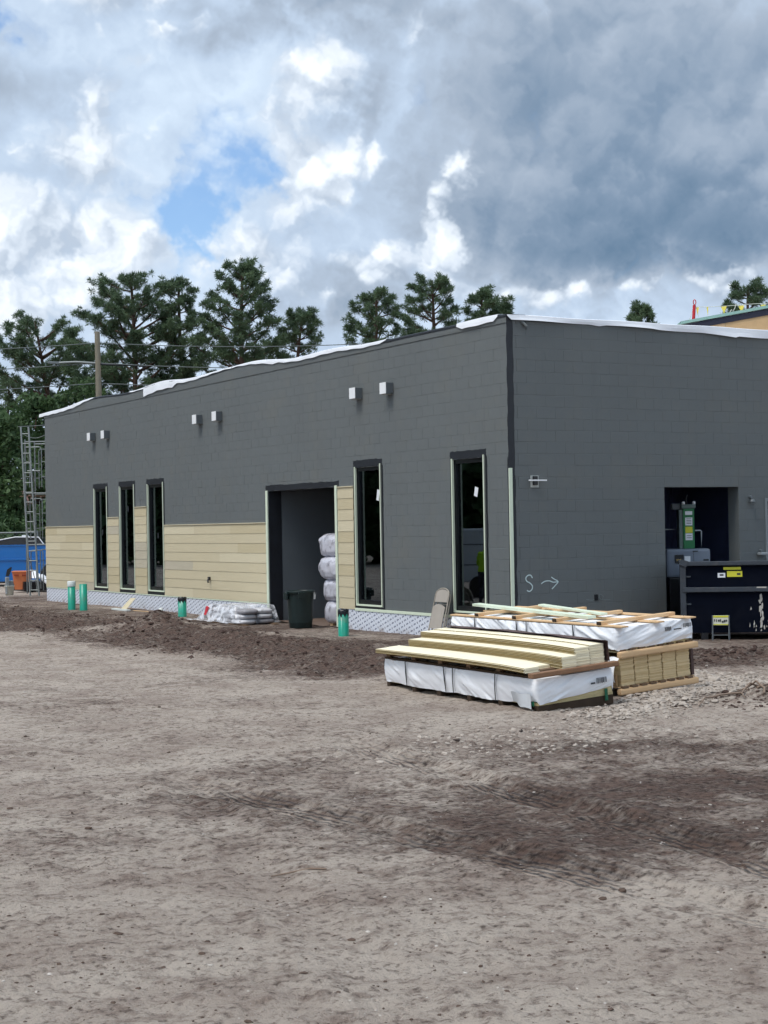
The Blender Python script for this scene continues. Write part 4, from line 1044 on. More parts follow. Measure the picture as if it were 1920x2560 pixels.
# ------------------------------------------------------------------ bag pallet in plastic
def bag_pile():
    t = thing('bag_pile', 'stack of grey mortar bags under torn clear plastic against siding', 'bag pile', (-.6, 9.45, 0))
    rng = random.Random(3); k = 0
    mb = [mat('bag_white', srgb(204, 204, 208), .6, .12, 7, dirt=(srgb(120, 114, 112), 6, .6)), mat('bag_grey', srgb(150, 148, 152), .6, .15, 7, dirt=(srgb(80, 78, 82), 7, .7))]
    for lay, z in enumerate((.06, .17, .28)):
        for j in range(3):
            for q in range(2):
                cx, cy = -.90+q*.42+rng.uniform(-.03, .03), 8.98+j*.58+rng.uniform(-.04, .04)
                U, V = np.meshgrid(np.linspace(-math.pi/2, math.pi/2, 9), np.linspace(0, 2*math.pi, 28), indexing='ij')
                sg = lambda v, e: np.sign(v)*np.abs(v)**e
                D = 1+.06*(fbm(V*2+k*5, U*3, 3, 60+k)-.5); D[:, -1] = D[:, 0]; k += 1
                P = np.stack([cx+.21*sg(np.cos(U), .5)*sg(np.cos(V), .5)*D, cy+.31*sg(np.cos(U), .5)*sg(np.sin(V), .5)*D, z+.06*sg(np.sin(U), .8)*D], -1)
                MB().grid(P).build('bag', mb[rng.random() < .35], t)
    for xx in (-1.05, -.35): MB().bbox(xx-.05, xx+.05, 8.5, 10.5, -.06, .012, .006).build('pallet_runner', M_pal, t)
    # crumpled clear film over the top and down the left
    U, V = np.meshgrid(np.linspace(0, 1, 60), np.linspace(0, 1, 46), indexing='ij')
    yy = 8.72+U*2.35; xx = -1.42+V*1.28
    top = .36*smst(U, .0, .16)*(1-smst(U, .72, 1.0))*smst(V, .10, .28)
    zz = top+.02+.05*(fbm(yy*5, xx*5, 4, 91, .6)-.3)+.03*np.abs(np.sin(yy*8+xx*5))*fbm(yy*2, xx*2, 2, 5)
    zz = np.where((V < .16), .02+.07*fbm(yy*6, xx*6, 4, 93), zz)
    m_f = bpy.data.materials.new('clear_film'); m_f.use_nodes = True; tt = m_f.node_tree; b = tt.nodes['Principled BSDF']
    n = tnoise(tt, tt.nodes.new('ShaderNodeNewGeometry').outputs['Position'], 6, 5, .65)
    b.inputs['Base Color'].default_value = (*srgb(222, 224, 230), 1); b.inputs['Roughness'].default_value = .25
    tt.links.new(mth(tt, 'ADD', mth(tt, 'MULTIPLY', sstep(tt, n.outputs['Fac'], .40, .62), .72), .12), b.inputs['Alpha'])
    MB().grid(np.stack([xx, yy, zz], -1)).build('plastic_film', m_f, t)
    MB().poly([(-1.20, 10.48, .16), (-1.20, 10.36, .16), (-1.17, 10.28, .34), (-1.17, 10.41, .36)], (.02, 0, 0)).build('red_tag', mat('red_print', srgb(200, 52, 62), .6), t)
bag_pile()

# ------------------------------------------------------------------ folding chair leaning on the wall
def folding_chair():
    g = float(ground_h(-.3, 2.0)); y = 2.02
    t = thing('folding_chair', 'folded beige metal chair leaning against the block wall', 'chair', (-.25, y, g))
    m_ = mat('beige_metal', srgb(158, 150, 138), .45, .06, 6, spec=.5); m_p = mat('beige_panel', srgb(168, 160, 150), .5, .05, 6)
    # lean frame: local u across (along -y), v up along the leaning plane, w out from wall
    lean = math.radians(13)
    def P(u, v, w=0):
        return (-.30+v*math.sin(lean)-w*math.cos(lean), y-u*.97-.02*v, g+.02+v*math.cos(lean)+w*math.sin(lean))
    def frame(hw, h, w, inset):
        pts = [P(-hw-.02, 0, w)]+[P(-hw, h-.12, w)]
        for k in range(1, 8):
            a = math.pi-math.pi*k/8; pts.append(P(hw*math.cos(a), h-.12+.12*math.sin(a), w))
        pts += [P(hw, h-.12, w), P(hw+.02, 0, w)]; return pts
    MB().tube(frame(.235, .92, .03, 0), .013, 8).build('front_frame', m_, t)
    MB().tube(frame(.21, .86, -.03, 0), .013, 8).build('rear_frame', m_, t)
    def panel(us, v0, v1, w, bow, name, taper=0):
        U, V = np.meshgrid(np.linspace(-1, 1, 12), np.linspace(0, 1, 10), indexing='ij'); rows = np.zeros(U.shape+(3,))
        for i in range(U.shape[0]):
            for j in range(U.shape[1]):
                vv = v0+(v1-v0)*V[i, j]+(.055*(1-U[i, j]**2) if taper else .0)*V[i, j]
                rows[i, j] = P(us*U[i, j], vv, w+bow*(1-U[i, j]**2))
        m = MB().grid(rows); r2_ = rows.copy(); r2_[..., 0] += .012; m.grid(r2_); m.build(name, m_p, t)
    panel(.215, .66, .84, .035, .015, 'backrest', 1)
    panel(.21, .16, .56, .055, .02, 'seat', 1)
    MB().tube([P(-.20, .10, .02), P(.20, .10, .02)], .010, 8).build('crossbar', m_, t)
    MB().tube([P(-.19, .62, .0), P(.19, .62, .0)], .009, 8).build('crossbar', m_, t)
    for s in (-1, 1): MB().bbox(*sum([[P(s*.23, 0, .03)[i]-.016, P(s*.23, 0, .03)[i]+.016] for i in range(3)], []), .004).build('foot_cap', M_frame, t)
folding_chair()

# ------------------------------------------------------------------ scrap by the wall
x, y = -.50, 16.9
MB().poly([(-.62, 17.25, .02), (-.30, 17.32, .30), (-.30, 16.98, .31), (-.62, 16.86, .02)], (.012, 0, .0)).build('siding_offcut', CREAMS[0], None, 'cream siding offcut propped near the printed band', 'offcut', loc=(-.45, 17.1, 0))
MB().bbox(-.78, -.66, 16.40, 17.5, .0, .045, .01).build('white_strip', mat('white_pvc', srgb(214, 220, 218), .4), None, 'short white strip lying before the cream siding offcut', 'strip', loc=(-.7, 16.9, 0))
MB().tube([(-.62, 16.3, .02), (-.55, 14.6, .025)], .012, 6).build('thin_stick', M_pine, None, 'thin pale stick lying along the soil by the wall', 'stick', loc=(-.6, 15.5, 0))
MB().lathe((-.62, 14.45, .0), [(0, .0), (.05, .0), (.06, .08), (.045, .15), (.0, .16)], 12).build('white_cup', mat('white_pvc', srgb(214, 220, 218), .4), None, 'small white cup at the end of the stick', 'cup', loc=(-.62, 14.45, 0))
# ------------------------------------------------------------------ steel container at the right
def dumpster():
    m_ = mat('navy_black_steel', srgb(9, 14, 26), .85, .25, 2.2, spec=.06, dirt=(srgb(20, 23, 32), 3, .5))
    m_r = mat('worn_steel_rail', srgb(56, 62, 70), .5, .2, 5, spec=.4, dirt=(srgb(92, 88, 84), 6, .4))
    A = Vector((2.72, -1.33, 0)); ang = math.radians(-38.5)
    Mx = Matrix.Translation(A) @ Matrix.Rotation(ang, 4, 'Z')
    t = thing('steel_container', 'black steel rubbish container with scratched paint by the wall opening', 'dumpster', (4.5, -1.6, 0))
    Lx, Dp = 4.6, 1.55
    def bx(name, m, *a, b=None):
        q = MB(); (q.bbox(*a, b) if b else q.box(*a)); return q.xf(Mx).build(name, m, t, fix=b is not None)
    bx('front_panel', m_, 0.0, Lx, .0, .05, .13, 1.30)
    bx('side_panel', m_, .0, .05, .051, Dp, .13, 1.28)
    bx('back_panel', m_, .0, Lx, Dp+.001, Dp+.05, .13, 1.28)
    bx('floor_plate', m_, .06, Lx, .06, Dp, .14, .19)
    bx('top_rail', m_r, -.03, Lx, -.05, .09, 1.30, 1.375, b=.012)
    bx('top_rail', m_r, -.028, .088, .091, Dp, 1.30, 1.37, b=.012)
    bx('mid_rail', m_r, .0, Lx, -.055, -.001, .84, .925, b=.01)
    bx('corner_post', m_r, -.045, .055, -.03, .06, .13, 1.298, b=.012)
    for z in (.38, .62, 1.1, .25):
        bx('post_rung', m_r, .02, .14, -.012, -.001, z, z+.025)
    for x in (.3, Lx-.6): bx('skid_rail', M_frame, x, x+.12, .0, Dp, .0, .128)
    # corner notch
    MB().poly([(-.07, -.06, 1.33), (-.02, -.06, 1.42), (.10, -.06, 1.38), (.06, -.06, 1.28)], (0, .03, 0)).xf(Mx).build('gusset', m_r, t)
    # stickers, scraped paint
    ym = mat('yellow_sticker', srgb(206, 204, 60), .5, .1, 12); wm = mat('sticker', srgb(225, 228, 232), .6, .04, 30)
    bx('warning_sticker', ym, .70, 1.00, -.004, -.0005, 1.225, 1.27); bx('warning_sticker', ym, .76, 1.02, -.0035, -.0006, 1.10, 1.20); bx('number_sticker', wm, .60, .73, -.004, -.0005, 1.09, 1.17)
    bx('sticker_print', M_print2, .635, .70, -.0055, -.0045, 1.12, 1.15); bx('sticker_print', M_print2, .93, .99, -.005, -.0045, 1.13, 1.165)
    bx('white_sticker_scrap', wm, 1.62, 1.95, -.0035, -.0005, 1.14, 1.17)
    rng = random.Random(14)
    pm = mat('scraped_paint', srgb(186, 182, 174), .8, .2, 14)
    for (cx, n, wd) in ((1.32, 11, .05), (1.56, 13, .06)):
        m = MB()
        for i in range(n):
            z = .80-i*.055+rng.uniform(-.02, .02); w = wd*rng.uniform(.3, 1.0); x = cx+rng.uniform(-.03, .03)+i*.004; h = rng.uniform(.05, .12)
            m.poly([(x-w*.5, -.0035, z), (x-w*.2+rng.uniform(-.02, .02), -.0035, z-h), (x+w*.3, -.0035, z-h*.9), (x+w*.55, -.0035, z-h*.2), (x+w*.2, -.0035, z+.02)], (0, .003, 0))
        m.xf(Mx).build('paint_scrape', pm, t)
    m = MB()
    for i in range(26):
        x = 1.12+rng.random()*.75; z = .14+abs(rng.gauss(0, .16)); w = rng.uniform(.01, .03); h = rng.uniform(.03, .10)
        m.poly([(x, -.0032, z), (x+w, -.0032, z+h*.2), (x+w*.6, -.0032, z+h)], (0, .003, 0))
    m.xf(Mx).build('paint_scrape', pm, t)
    MB().poly([(1.25, -.058, .905), (1.42, -.058, .90), (1.42, -.058, .925), (1.26, -.058, .925)], (0, .002, 0)).xf(Mx).build('paint_scrape', pm, t)
    MB().poly([(1.47, -.058, .905), (1.65, -.058, .90), (1.65, -.058, .925), (1.48, -.058, .925)], (0, .002, 0)).xf(Mx).build('paint_scrape', pm, t)
    # small folding sign standing in front
    s = thing('floor_sign', 'small yellow and white warning sign on legs before the container', 'sign', tuple(Mx @ Vector((.62, -.16, 0))))
    def sx(name, mt, *a): return MB().box(*a).xf(Mx).build(name, mt, s, fix=False)
    sx('sign_board', mat('pale_sign', srgb(214, 214, 196), .6, .06, 20), .49, .77, -.16, -.15, .27, .44)
    sx('sign_header', ym, .50, .76, -.1635, -.1605, .405, .435); sx('sign_header', ym, .50, .76, -.1635, -.1605, .275, .29)
    for k in range(7):
        w = rng.uniform(.02, .05); x = .515+k*.033; z = .32+rng.uniform(-.015, .02)
        sx('sign_print', M_print2, x, x+w*.7, -.1645, -.1605, z, z+rng.uniform(.02, .06))
    for xx in (.49, .77):
        MB().tube([(xx, -.155, .44), (xx-.01, -.19, .0)], .011, 6).xf(Mx).build('leg', M_alud, s); MB().tube([(xx, -.155, .44), (xx+.015, -.05, .0)], .011, 6).xf(Mx).build('leg', M_alud, s)
    MB().tube([(.48, -.178, .10), (.78, -.178, .10)], .008, 6).xf(Mx).build('brace', M_alud, s)
dumpster()
def lift_machine():
    A = Vector((3.98, .62, 0)); Mx = Matrix.Translation(A) @ Matrix.Rotation(math.radians(-30), 4, 'Z')
    t = thing('column_machine', 'grey machine with upright green column and steel handrails in wall opening', 'machine', (4.2, .62, -.02))
    mg = mat('machine_grey', srgb(112, 122, 136), .4, .08, 4, spec=.5); gr = mat('machine_green', srgb(22, 112, 62), .4, .1, 5, spec=.5); gd = mat('machine_grey_green', srgb(96, 112, 108), .45)
    def bx(name, m, *a, b=.01): return MB().bbox(*a, b).xf(Mx).build(name, m, t)
    body = bx('body', mg, .0, .84, -.05, .55, 1.02, 1.56, b=.05)
    bx('lower_body', M_frame, .06, .80, .0, .5, .12, 1.019, b=.03)
    bx('control_panel', M_frame, .16, .33, -.062, -.051, 1.29, 1.45, b=.004)
    MB().box(.19, .28, -.066, -.0625, 1.33, 1.37).xf(Mx).build('control_knob', mat('brass', srgb(150, 128, 80), .5), t, fix=False)
    bx('label_plate', mat('sticker', srgb(225, 228, 232), .6, .04, 30), .345, .455, -.056, -.051, 1.29, 1.42, b=.001)
    bx('slot', M_frame, .50, .60, -.0565, -.0505, 1.50, 1.52, b=.001); bx('slot', M_frame, .70, .80, -.0565, -.0505, 1.33, 1.36, b=.001); bx('seam', M_frame, .515, .521, -.0555, -.0505, 1.05, 1.5, b=.0005)
    col = bx('column', gr, .36, .575, .10, .34, 1.56, 2.32, b=.012)
    bx('column_side', gd, .285, .359, .12, .36, 1.56, 2.30, b=.012)
    bx('column_head', gd, .33, .60, .08, .36, 2.322, 2.40, b=.012); bx('column_arm', M_alud, .17, .34, .20, .34, 2.30, 2.42, b=.02)
    for sx_ in (.37, .57): MB().lathe((sx_, .10, 2.40), [(0, 0), (.03, 0), (.03, .05), (0, .06)], 10).xf(Mx).build('bolt', M_alu, t)
    for (z0, z1, m) in ((2.20, 2.27, 'sticker'), (2.00, 2.15, 'sticker'), (1.86, 1.975, 'yellow_sticker'), (1.72, 1.85, 'sticker')):
        bx('column_label', _mats[m], .40, .535, .094, .099, z0, z1, b=.001)
    for z in (2.03, 2.06, 2.09, 2.12, 1.76, 1.80): MB().box(.42, .515, .0915, .0935, z, z+.010).xf(Mx).build('label_print', M_print2, t, fix=False)
    st = mat('rail_steel', srgb(150, 156, 160), .4, .08, 6, metal=.4)
    MB().tube([(-.08, .06, .1), (-.08, .06, 1.90), (-.05, .06, 1.93), (.22, .06, 1.93)], .018, 8).xf(Mx).build('handrail', st, t)
    MB().tube([(.60, .2, 1.90), (.70, .2, 1.90), (.72, .2, 1.88), (.72, .2, 1.56)], .018, 8).xf(Mx).build('handrail', st, t)
    MB().tube([(-.15, .06, 1.34), (-.08, .06, 1.34)], .016, 8).xf(Mx).build('handrail', st, t)
    MB().tube([(.46, .22, 2.40), (.44, .22, 2.50), (.47, .22, 2.58)], .012, 6).xf(Mx).build('hook', M_frame, t)
    for xx in (.12, .70): MB().tube([(xx, .02, .07), (xx, .48, .07)], .09, 14).xf(Mx).build('wheel', M_frame, t)
lift_machine()

# ------------------------------------------------------------------ roof edge of the taller block behind, with warning line
def rear_block():
    t = thing('rear_roof_block', 'taller rear roof block with plywood side and pale green edge', 'building', (24, 18, 0))
    a = Vector((20.66, 19.11, 8.91)); b = Vector((22.99, 17.75, 9.36)); d = b-a; e = a+d*3.2
    a = a-d*.10
    n = Vector((d.y, -d.x, 0)).normalized()            # outward, to the viewer
    if n.dot(Vector(CAM)-a) < 0: n = -n
    pl = [mat('plywood', srgb(226, 190, 146), .75, .14, 1.6, fine=.1, stretch=(1, 1, .4)), mat('plywood_pale', srgb(216, 180, 134), .75, .14, 2.0, fine=.1)]
    dn = lambda p, h: Vector((p.x, p.y, p.z-h))
    k = 0; s = 0.0
    while s < 1.0:
        s2 = min(1.0, s+.168); p, q = a+(e-a)*s, a+(e-a)*s2
        g = (q-p)*.004
        MB().poly([dn(p+g, .32), dn(q-g, .32), Vector((q.x, q.y, 6.0)), Vector((p.x+g.x, p.y+g.y, 6.0))], -n*.02).build('plywood_panel', pl[k % 2], t); s = s2; k += 1
    MB().poly([dn(a, .12)+n*.03, dn(e, .12)+n*.03, dn(e, .33)+n*.03, dn(a, .33)+n*.03], -n*.05).build('underlay', mat('dark_underlay', srgb(44, 46, 62), .6), t)
    MB().poly([a+n*.07, e+n*.07, dn(e, .10)+n*.07, dn(a, .10)+n*.07], -n*.3).build('green_fascia', mat('pale_green_sheathing', srgb(152, 190, 180), .6, .06, 3), t)
    MB().poly([a+n*.06, e+n*.06, e-n*9, a-n*9], (0, 0, -.05)).build('roof_deck', mat('pale_green_sheathing', srgb(152, 190, 180), .6, .06, 3), t)
    MB().poly([Vector((a.x, a.y, 6))-n*.03, dn(a, .3)-n*.03, dn(a, .3)-n*8.5, Vector((a.x, a.y, 6))-n*8.5], (e-a)*.01).build('gable_side', pl[1], t)
    MB().poly([Vector((a.x, a.y, 6.05))-n*.06, Vector((e.x, e.y, 6.05))-n*.06, Vector((e.x, e.y, 0))-n*.06, Vector((a.x, a.y, 0))-n*.06], -n*8).build('lower_wall', M_wall, t)
    # stanchion with ring
    p = a+d*.175-n*.25; p.z += -.06
    st = thing('warning_post', 'red roof-edge warning post with a ring on top', 'post', tuple(p))
    MB().tube([p, p+Vector((.035, -.02, .56))], .055, 12).build('post', mat('red_post', srgb(190, 44, 52), .5), st)
    ring = [p+Vector((.045, -.025, .66))+(rgt*math.cos(q)*.045+Vector((0, 0, 1))*math.sin(q)*.085) for q in [2*math.pi*k/18 for k in range(19)]]
    MB().tube(ring, .016, 6, cap=False).build('ring', mat('red_post', srgb(190, 44, 52), .5), st)
    MB().tube([p+Vector((.02, -.01, .5)), p-d*.07+Vector((0, 0, -.05))], .008, 5).build('guy_line', mat('pale_rope', srgb(206, 206, 196), .8), st)
    # rope with pennants
    r0 = p+Vector((.03, -.02, .50)); r1 = p+d*1.6+Vector((0, 0, -.12)); pts = [r0+(r1-r0)*s+Vector((0, 0, -.10*math.sin(math.pi*min(1, s*1.7))*0-.02*math.sin(s*9))) for s in np.linspace(0, 1, 24)]
    w = thing('pennant_line', 'rope of yellow warning pennants along the rear roof edge', 'pennants', tuple(r0))
    MB().tube(pts, .010, 5).build('rope', mat('pale_rope', srgb(206, 206, 196), .8), w)
    yp = mat('yellow_pennant', srgb(226, 208, 92), .6, .08, 10)
    for f, wd, tw in ((.025, .10, .5), (.105, .10, 1.1), (.235, .20, .1), (.375, .20, .3), (.55, .18, .2)):
        q = r0+(r1-r0)*f+Vector((0, 0, -.02)); u = rgt*math.cos(tw)+Vector((rgt.y, -rgt.x, 0))*math.sin(tw)
        h = .34
        U = [q-u*wd*.5, q+u*wd*.5, q+u*wd*.16+Vector((0, 0, -h*.55))+n*.03, q+u*.02+Vector((0, 0, -h)), q-u*wd*.18+Vector((0, 0, -h*.5))+n*.02]
        MB().poly(U, n*.004).build('pennant', yp, w)
    # white scraps of rope knotted near the ridge
    m = MB(); c = a+d*.62-n*.05
    m.tube([c, c+Vector((.06, -.03, .10)), c+Vector((.10, -.05, .03)), c+Vector((.16, -.09, .16)), c+Vector((.20, -.10, .28))], .016, 5)
    m.build('rope_tail', mat('pale_rope', srgb(206, 206, 196), .8), w)
rear_block()
# ------------------------------------------------------------------ left background
M_galv = mat('galvanised_steel', srgb(122, 128, 128), .45, .12, 6, metal=.35, spec=.5)
def scaffold():
    cx, cy = 1.02, 29.3
    t = thing('scaffold_tower', 'narrow galvanised scaffold tower behind the far end of the building', 'scaffold', (cx, cy, 0))
    ux, uy = .87, -.50                                     # frame direction across the view
    def P(u, w, z): return (cx+ux*u-uy*w*.0+uy*0+.5*w*.87*0+w*.50, cy+uy*u+w*.87, z)
    # three lifts of walk-through frames, front and rear
    for w in (0.0, 1.5):
        for lift in range(3):
            z0 = .05+lift*1.72
            MB().tube([P(-.32, w, z0), P(-.32, w, z0+1.70)], .024, 8).build('standard', M_galv, t)
            MB().tube([P(.36, w, z0), P(.36, w, z0+1.70)], .024, 8).build('standard', M_galv, t)
            MB().tube([P(-.32, w, z0+1.62), P(.36, w, z0+1.62)], .022, 8).build('ledger', M_galv, t)
            MB().tube([P(-.18, w, z0+.1), P(-.18, w, z0+1.36), P(-.14, w, z0+1.44), P(.18, w, z0+1.44), P(.22, w, z0+1.36), P(.22, w, z0+.1)], .018, 8).build('inner_frame', M_galv, t)
            for z in (.45, .95):
                MB().tube([P(-.32, w, z0+z), P(-.18, w, z0+z)], .014, 6).build('rung', M_galv, t); MB().tube([P(.22, w, z0+z), P(.36, w, z0+z)], .014, 6).build('rung', M_galv, t)
    for lift in range(3):
        z0 = .05+lift*1.72
        MB().tube([P(-.32, 0, z0+1.5), P(-.32, 1.5, z0+.2)], .014, 6).build('brace', M_galv, t); MB().tube([P(.36, 0, z0+.2), P(.36, 1.5, z0+1.5)], .014, 6).build('brace', M_galv, t)
    MB().tube([P(-.10, .2, 4.25), P(.40, .3, 3.75)], .014, 6).build('brace', M_galv, t)
    MB().bbox(*sum([[P(-.3, .1, 3.3)[i]-(.0 if i < 2 else .03), P(.3, 1.4, 3.3)[i]+(.0 if i < 2 else .03)] if P(-.3, .1, 3.3)[i] < P(.3, 1.4, 3.3)[i] else [P(.3, 1.4, 3.3)[i], P(-.3, .1, 3.3)[i]+.02] for i in range(3)], []), .006).build('deck', M_pal, t)
    pts = [P(-.32+.68*s, 0, 5.33-.10*math.sin(math.pi*s)) for s in np.linspace(0, 1, 9)]
    MB().tube(pts, .010, 5).build('top_rope', M_galv, t)
scaffold()
def ladder():
    t = thing('extension_ladder', 'tall aluminium ladder leaning beside the scaffold tower', 'ladder', (1.4, 31.2, 0))
    m_ = mat('ladder_aluminium', srgb(152, 158, 156), .4, .08, 6, metal=.3)
    b0, b1 = Vector((1.10, 28.55, 0.0)), Vector((.50, 28.20, 5.55)); u = rgt*.125
    b0 = Vector((.68, 28.49, .0)); b1 = Vector((.46, 28.58, 5.55))
    for s in (-1, 1): MB().tube([b0+u*s*1.15, b1+u*s], .030, 6).build('rail', m_, t)
    for k in range(17):
        f = (k+.6)/17.3; c = b0+(b1-b0)*f; h = u*(1.15-.15*f); MB().tube([c-h, c+h], .017, 6).build('rung', m_, t)
    for z in (.88, .74):
        c = b0+(b1-b0)*z; MB().tube([c, c+rgt*.42], .018, 6).build('stay_bar', m_, t)
ladder()
def left_clutter():
    m_o = mat('orange_plastic', srgb(216, 126, 80), .5, .1, 5)
    c = Vector((1.55, 32.6, 0)); g = float(ground_h(c.x, c.y)); Mx = Matrix.Translation(c+Vector((0, 0, g))) @ Matrix.Rotation(math.radians(-25), 4, 'Z')
    t = thing('orange_bin', 'faded orange plastic bin by the foot of the scaffold', 'bin', tuple(c+Vector((0, 0, g))))
    v = [(-.23, -.2, .12), (.23, -.2, .12), (.23, .2, .12), (-.23, .2, .12), (-.30, -.27, .72), (.30, -.27, .72), (.30, .27, .72), (-.30, .27, .72)]
    MB().add(v, [(0, 1, 5, 4), (1, 2, 6, 5), (2, 3, 7, 6), (3, 0, 4, 7), (0, 3, 2, 1)]).xf(Mx).build('tub', m_o, t)
    MB().bbox(-.32, .32, -.29, .29, .721, .77, .015).xf(Mx).build('lid', m_o, t)
    for sx_ in (-.15, .12): MB().bbox(sx_-.08, sx_+.08, -.32, -.262, .60, .66, .01).xf(Mx).build('handle', mat('orange_shade_grip', srgb(150, 66, 40), .6), t)
    t = thing('bucket', 'dirty white bucket with a grey block in it at the left edge', 'bucket', (.42, 30.4, 0)); g = float(ground_h(.42, 30.4))
    wp = mat('dirty_white_plastic', srgb(196, 200, 192), .55, .12, 5, dirt=(srgb(120, 114, 106), 6, .6))
    MB().lathe((.42, 30.4, g), [(0, .0), (.13, .0), (.155, .30), (.165, .30), (.165, .33), (.15, .33), (.125, .04)], 20).build('pail', wp, t)
    MB().tube([(.42+.16*math.cos(q), 30.4-.05, g+.32+.14*math.sin(q)) for q in np.linspace(0, math.pi, 12)], .006, 5).build('handle', M_galv, t)
    b = MB().bbox(.28, .40, 30.3, 30.42, g+.05, g+.62, .02); b.build('grey_block', mat('grey_foam', srgb(146, 152, 156), .8), t)
    MB().bbox(.43, .56, 30.36, 30.48, g+.05, g+.50, .02).build('grey_block', mat('grey_foam', srgb(146, 152, 156), .8), t)
    # white rolled sheet and pipes behind the scaffold
    MB().tube([(1.75, 31.0, .55), (1.95, 30.2, .18), (2.05, 29.6, .10)], .10, 12).build('white_roll', M_white, None, 'white roll of sheeting leaning by the scaffold foot', 'roll', loc=(1.9, 30.3, 0))
    m = MB(); U, V = np.meshgrid(np.linspace(0, 1, 20), np.linspace(0, 1, 12), indexing='ij')
    m.grid(np.stack([1.75+U*.75, 33.2+V*.7-U*.4, .42+.28*np.sin(U*3.0)*np.sin(V*2.6)+.08*fbm(U*6, V*6, 3, 4)], -1)); m.build('plastic_sheet', M_wrap, None, 'crumpled white plastic sheet heaped behind the scaffold', 'plastic sheet', loc=(2.1, 33.3, 0))
    MB().bbox(1.5, 2.7, 32.2, 33.5, .02, .36, .03).build('dark_crate', M_frame, None, 'dark low crate under the crumpled white plastic', 'crate', loc=(2.1, 32.9, 0))
left_clutter()
def truck():
    bl = mat('blue_paint', srgb(0, 100, 176), .3, .06, 1.5, spec=.6)
    o = Vector((3.1, 39.8, 0)); ang = math.radians(-30); Mx = Matrix.Translation(o) @ Matrix.Rotation(ang, 4, 'Z')
    t = thing('blue_truck', 'bright blue truck with dark windows parked beyond the scaffold', 'truck', tuple(o))
    # long side faces the viewer; front to the left
    x0, x1 = -3.2, 3.1
    prof = [(x0, .16), (x0-.05, .75), (x0+.1, 1.20), (x0+1.5, 1.42), (x0+2.2, 1.60), (x1, 1.60), (x1+.02, 1.0), (x1, .16)]
    b = MB(); b.poly([(p[0], 0, p[1]) for p in prof], (0, 1.9, 0)).xf(Mx); b.build('body', bl, t)
    b = MB().bbox(x0+.4, x1, -.035, -.002, .98, 1.06, .012).xf(Mx); b.build('body_crease', bl, t)
    b = MB().bbox(x0+1.6, x1, -.025, -.002, 1.555, 1.598, .008).xf(Mx); b.build('belt_line', bl, t)
    cab = MB(); cp = [(-1.25, 1.601), (-.15+.35, 1.86), (.45, 1.90), (1.35, 1.88), (1.55, 1.601)]
    cab.poly([(p[0], .12, p[1]) for p in cp], (0, 1.6, 0)).xf(Mx); cab.build('cab_glass', mat('dark_car_glass', srgb(24, 28, 32), .12, .1, 3, spec=.7), t)
    MB().tube([Mx @ Vector((p[0], .10, p[1]+.012)) for p in cp], .022, 6).build('roof_rail', M_alu, t)
    MB().bbox(.62, .86, .4, .6, 1.90, 1.98, .02).xf(Mx).build('roof_beacon', M_white, t)
    for xc in (-1.95, 1.9):
        ar = MB(); ar.tube([(xc, -.03, .40), (xc, .02, .40)], .46, 24); ar.xf(Mx).build('wheel_arch', M_frame, t)
        w = MB(); w.tube([(xc, -.05, .36), (xc, .22, .36)], .36, 24); w.xf(Mx); wh = w.build('wheel', M_tape, t)
        MB().tube([(xc, -.06, .36), (xc, -.045, .36)], .20, 16).xf(Mx).build('rim', M_alu, wh)
    MB().poly([(.05, -.006, .36), (.18, -.006, .36), (.30, -.006, .70), (.28, -.006, .74), (.10, -.006, .62)], (0, .004, 0)).xf(Mx).build('dark_vent', M_frame, t)
    MB().bbox(x0, x1, -.06, -.003, .10, .16, .01).xf(Mx).build('sill', M_frame, t)
truck()
def fence():
    t = thing('chain_link_fence', 'chain-link fence with pale top rail behind the blue truck', 'fence', (1.5, 45, 0))
    a = Vector((-2.6, 47.4, 0)); b = Vector((5.45, 42.8, 0)); d = (b-a)
    MB().tube([a+Vector((0, 0, 2.13)), b+Vector((0, 0, 2.08))], .030, 8).build('top_rail', M_galv, t)
    for s in (.0, .33, .66, 1.0): p = a+d*s; MB().tube([p-Vector((0, 0, .2)), p+Vector((0, 0, 2.16))], .034, 8).build('post', M_galv, t)
    m = MB(); L = d.length; k = 0; u = d.normalized(); n_ = int(L/.16)
    for sgn in (1, -1):
        for i in range(-13, n_+13):
            p0, p1 = i*.16, i*.16+sgn*2.05; z0, z1 = .03, 2.08
            if sgn*(p1-p0) <= 0: continue
            lo, hi = min(p0, p1), max(p0, p1)
            if hi < 0 or lo > L: continue
            q0, q1 = (p0, z0), (p1, z1)
            def cl(p): return max(0, min(L, p))
            f0 = (cl(p0)-p0)/(p1-p0); f1 = (cl(p1)-p0)/(p1-p0)
            A_, B_ = a+u*cl(p0)+Vector((0, 0, z0+(z1-z0)*f0)), a+u*cl(p1)+Vector((0, 0, z0+(z1-z0)*f1))
            w = Vector((0, 0, .004)); m.add([A_-w, B_-w, B_+w, A_+w], [(0, 1, 2, 3)])
    m.build('wire_mesh', M_galv, t, kind='stuff')
fence()
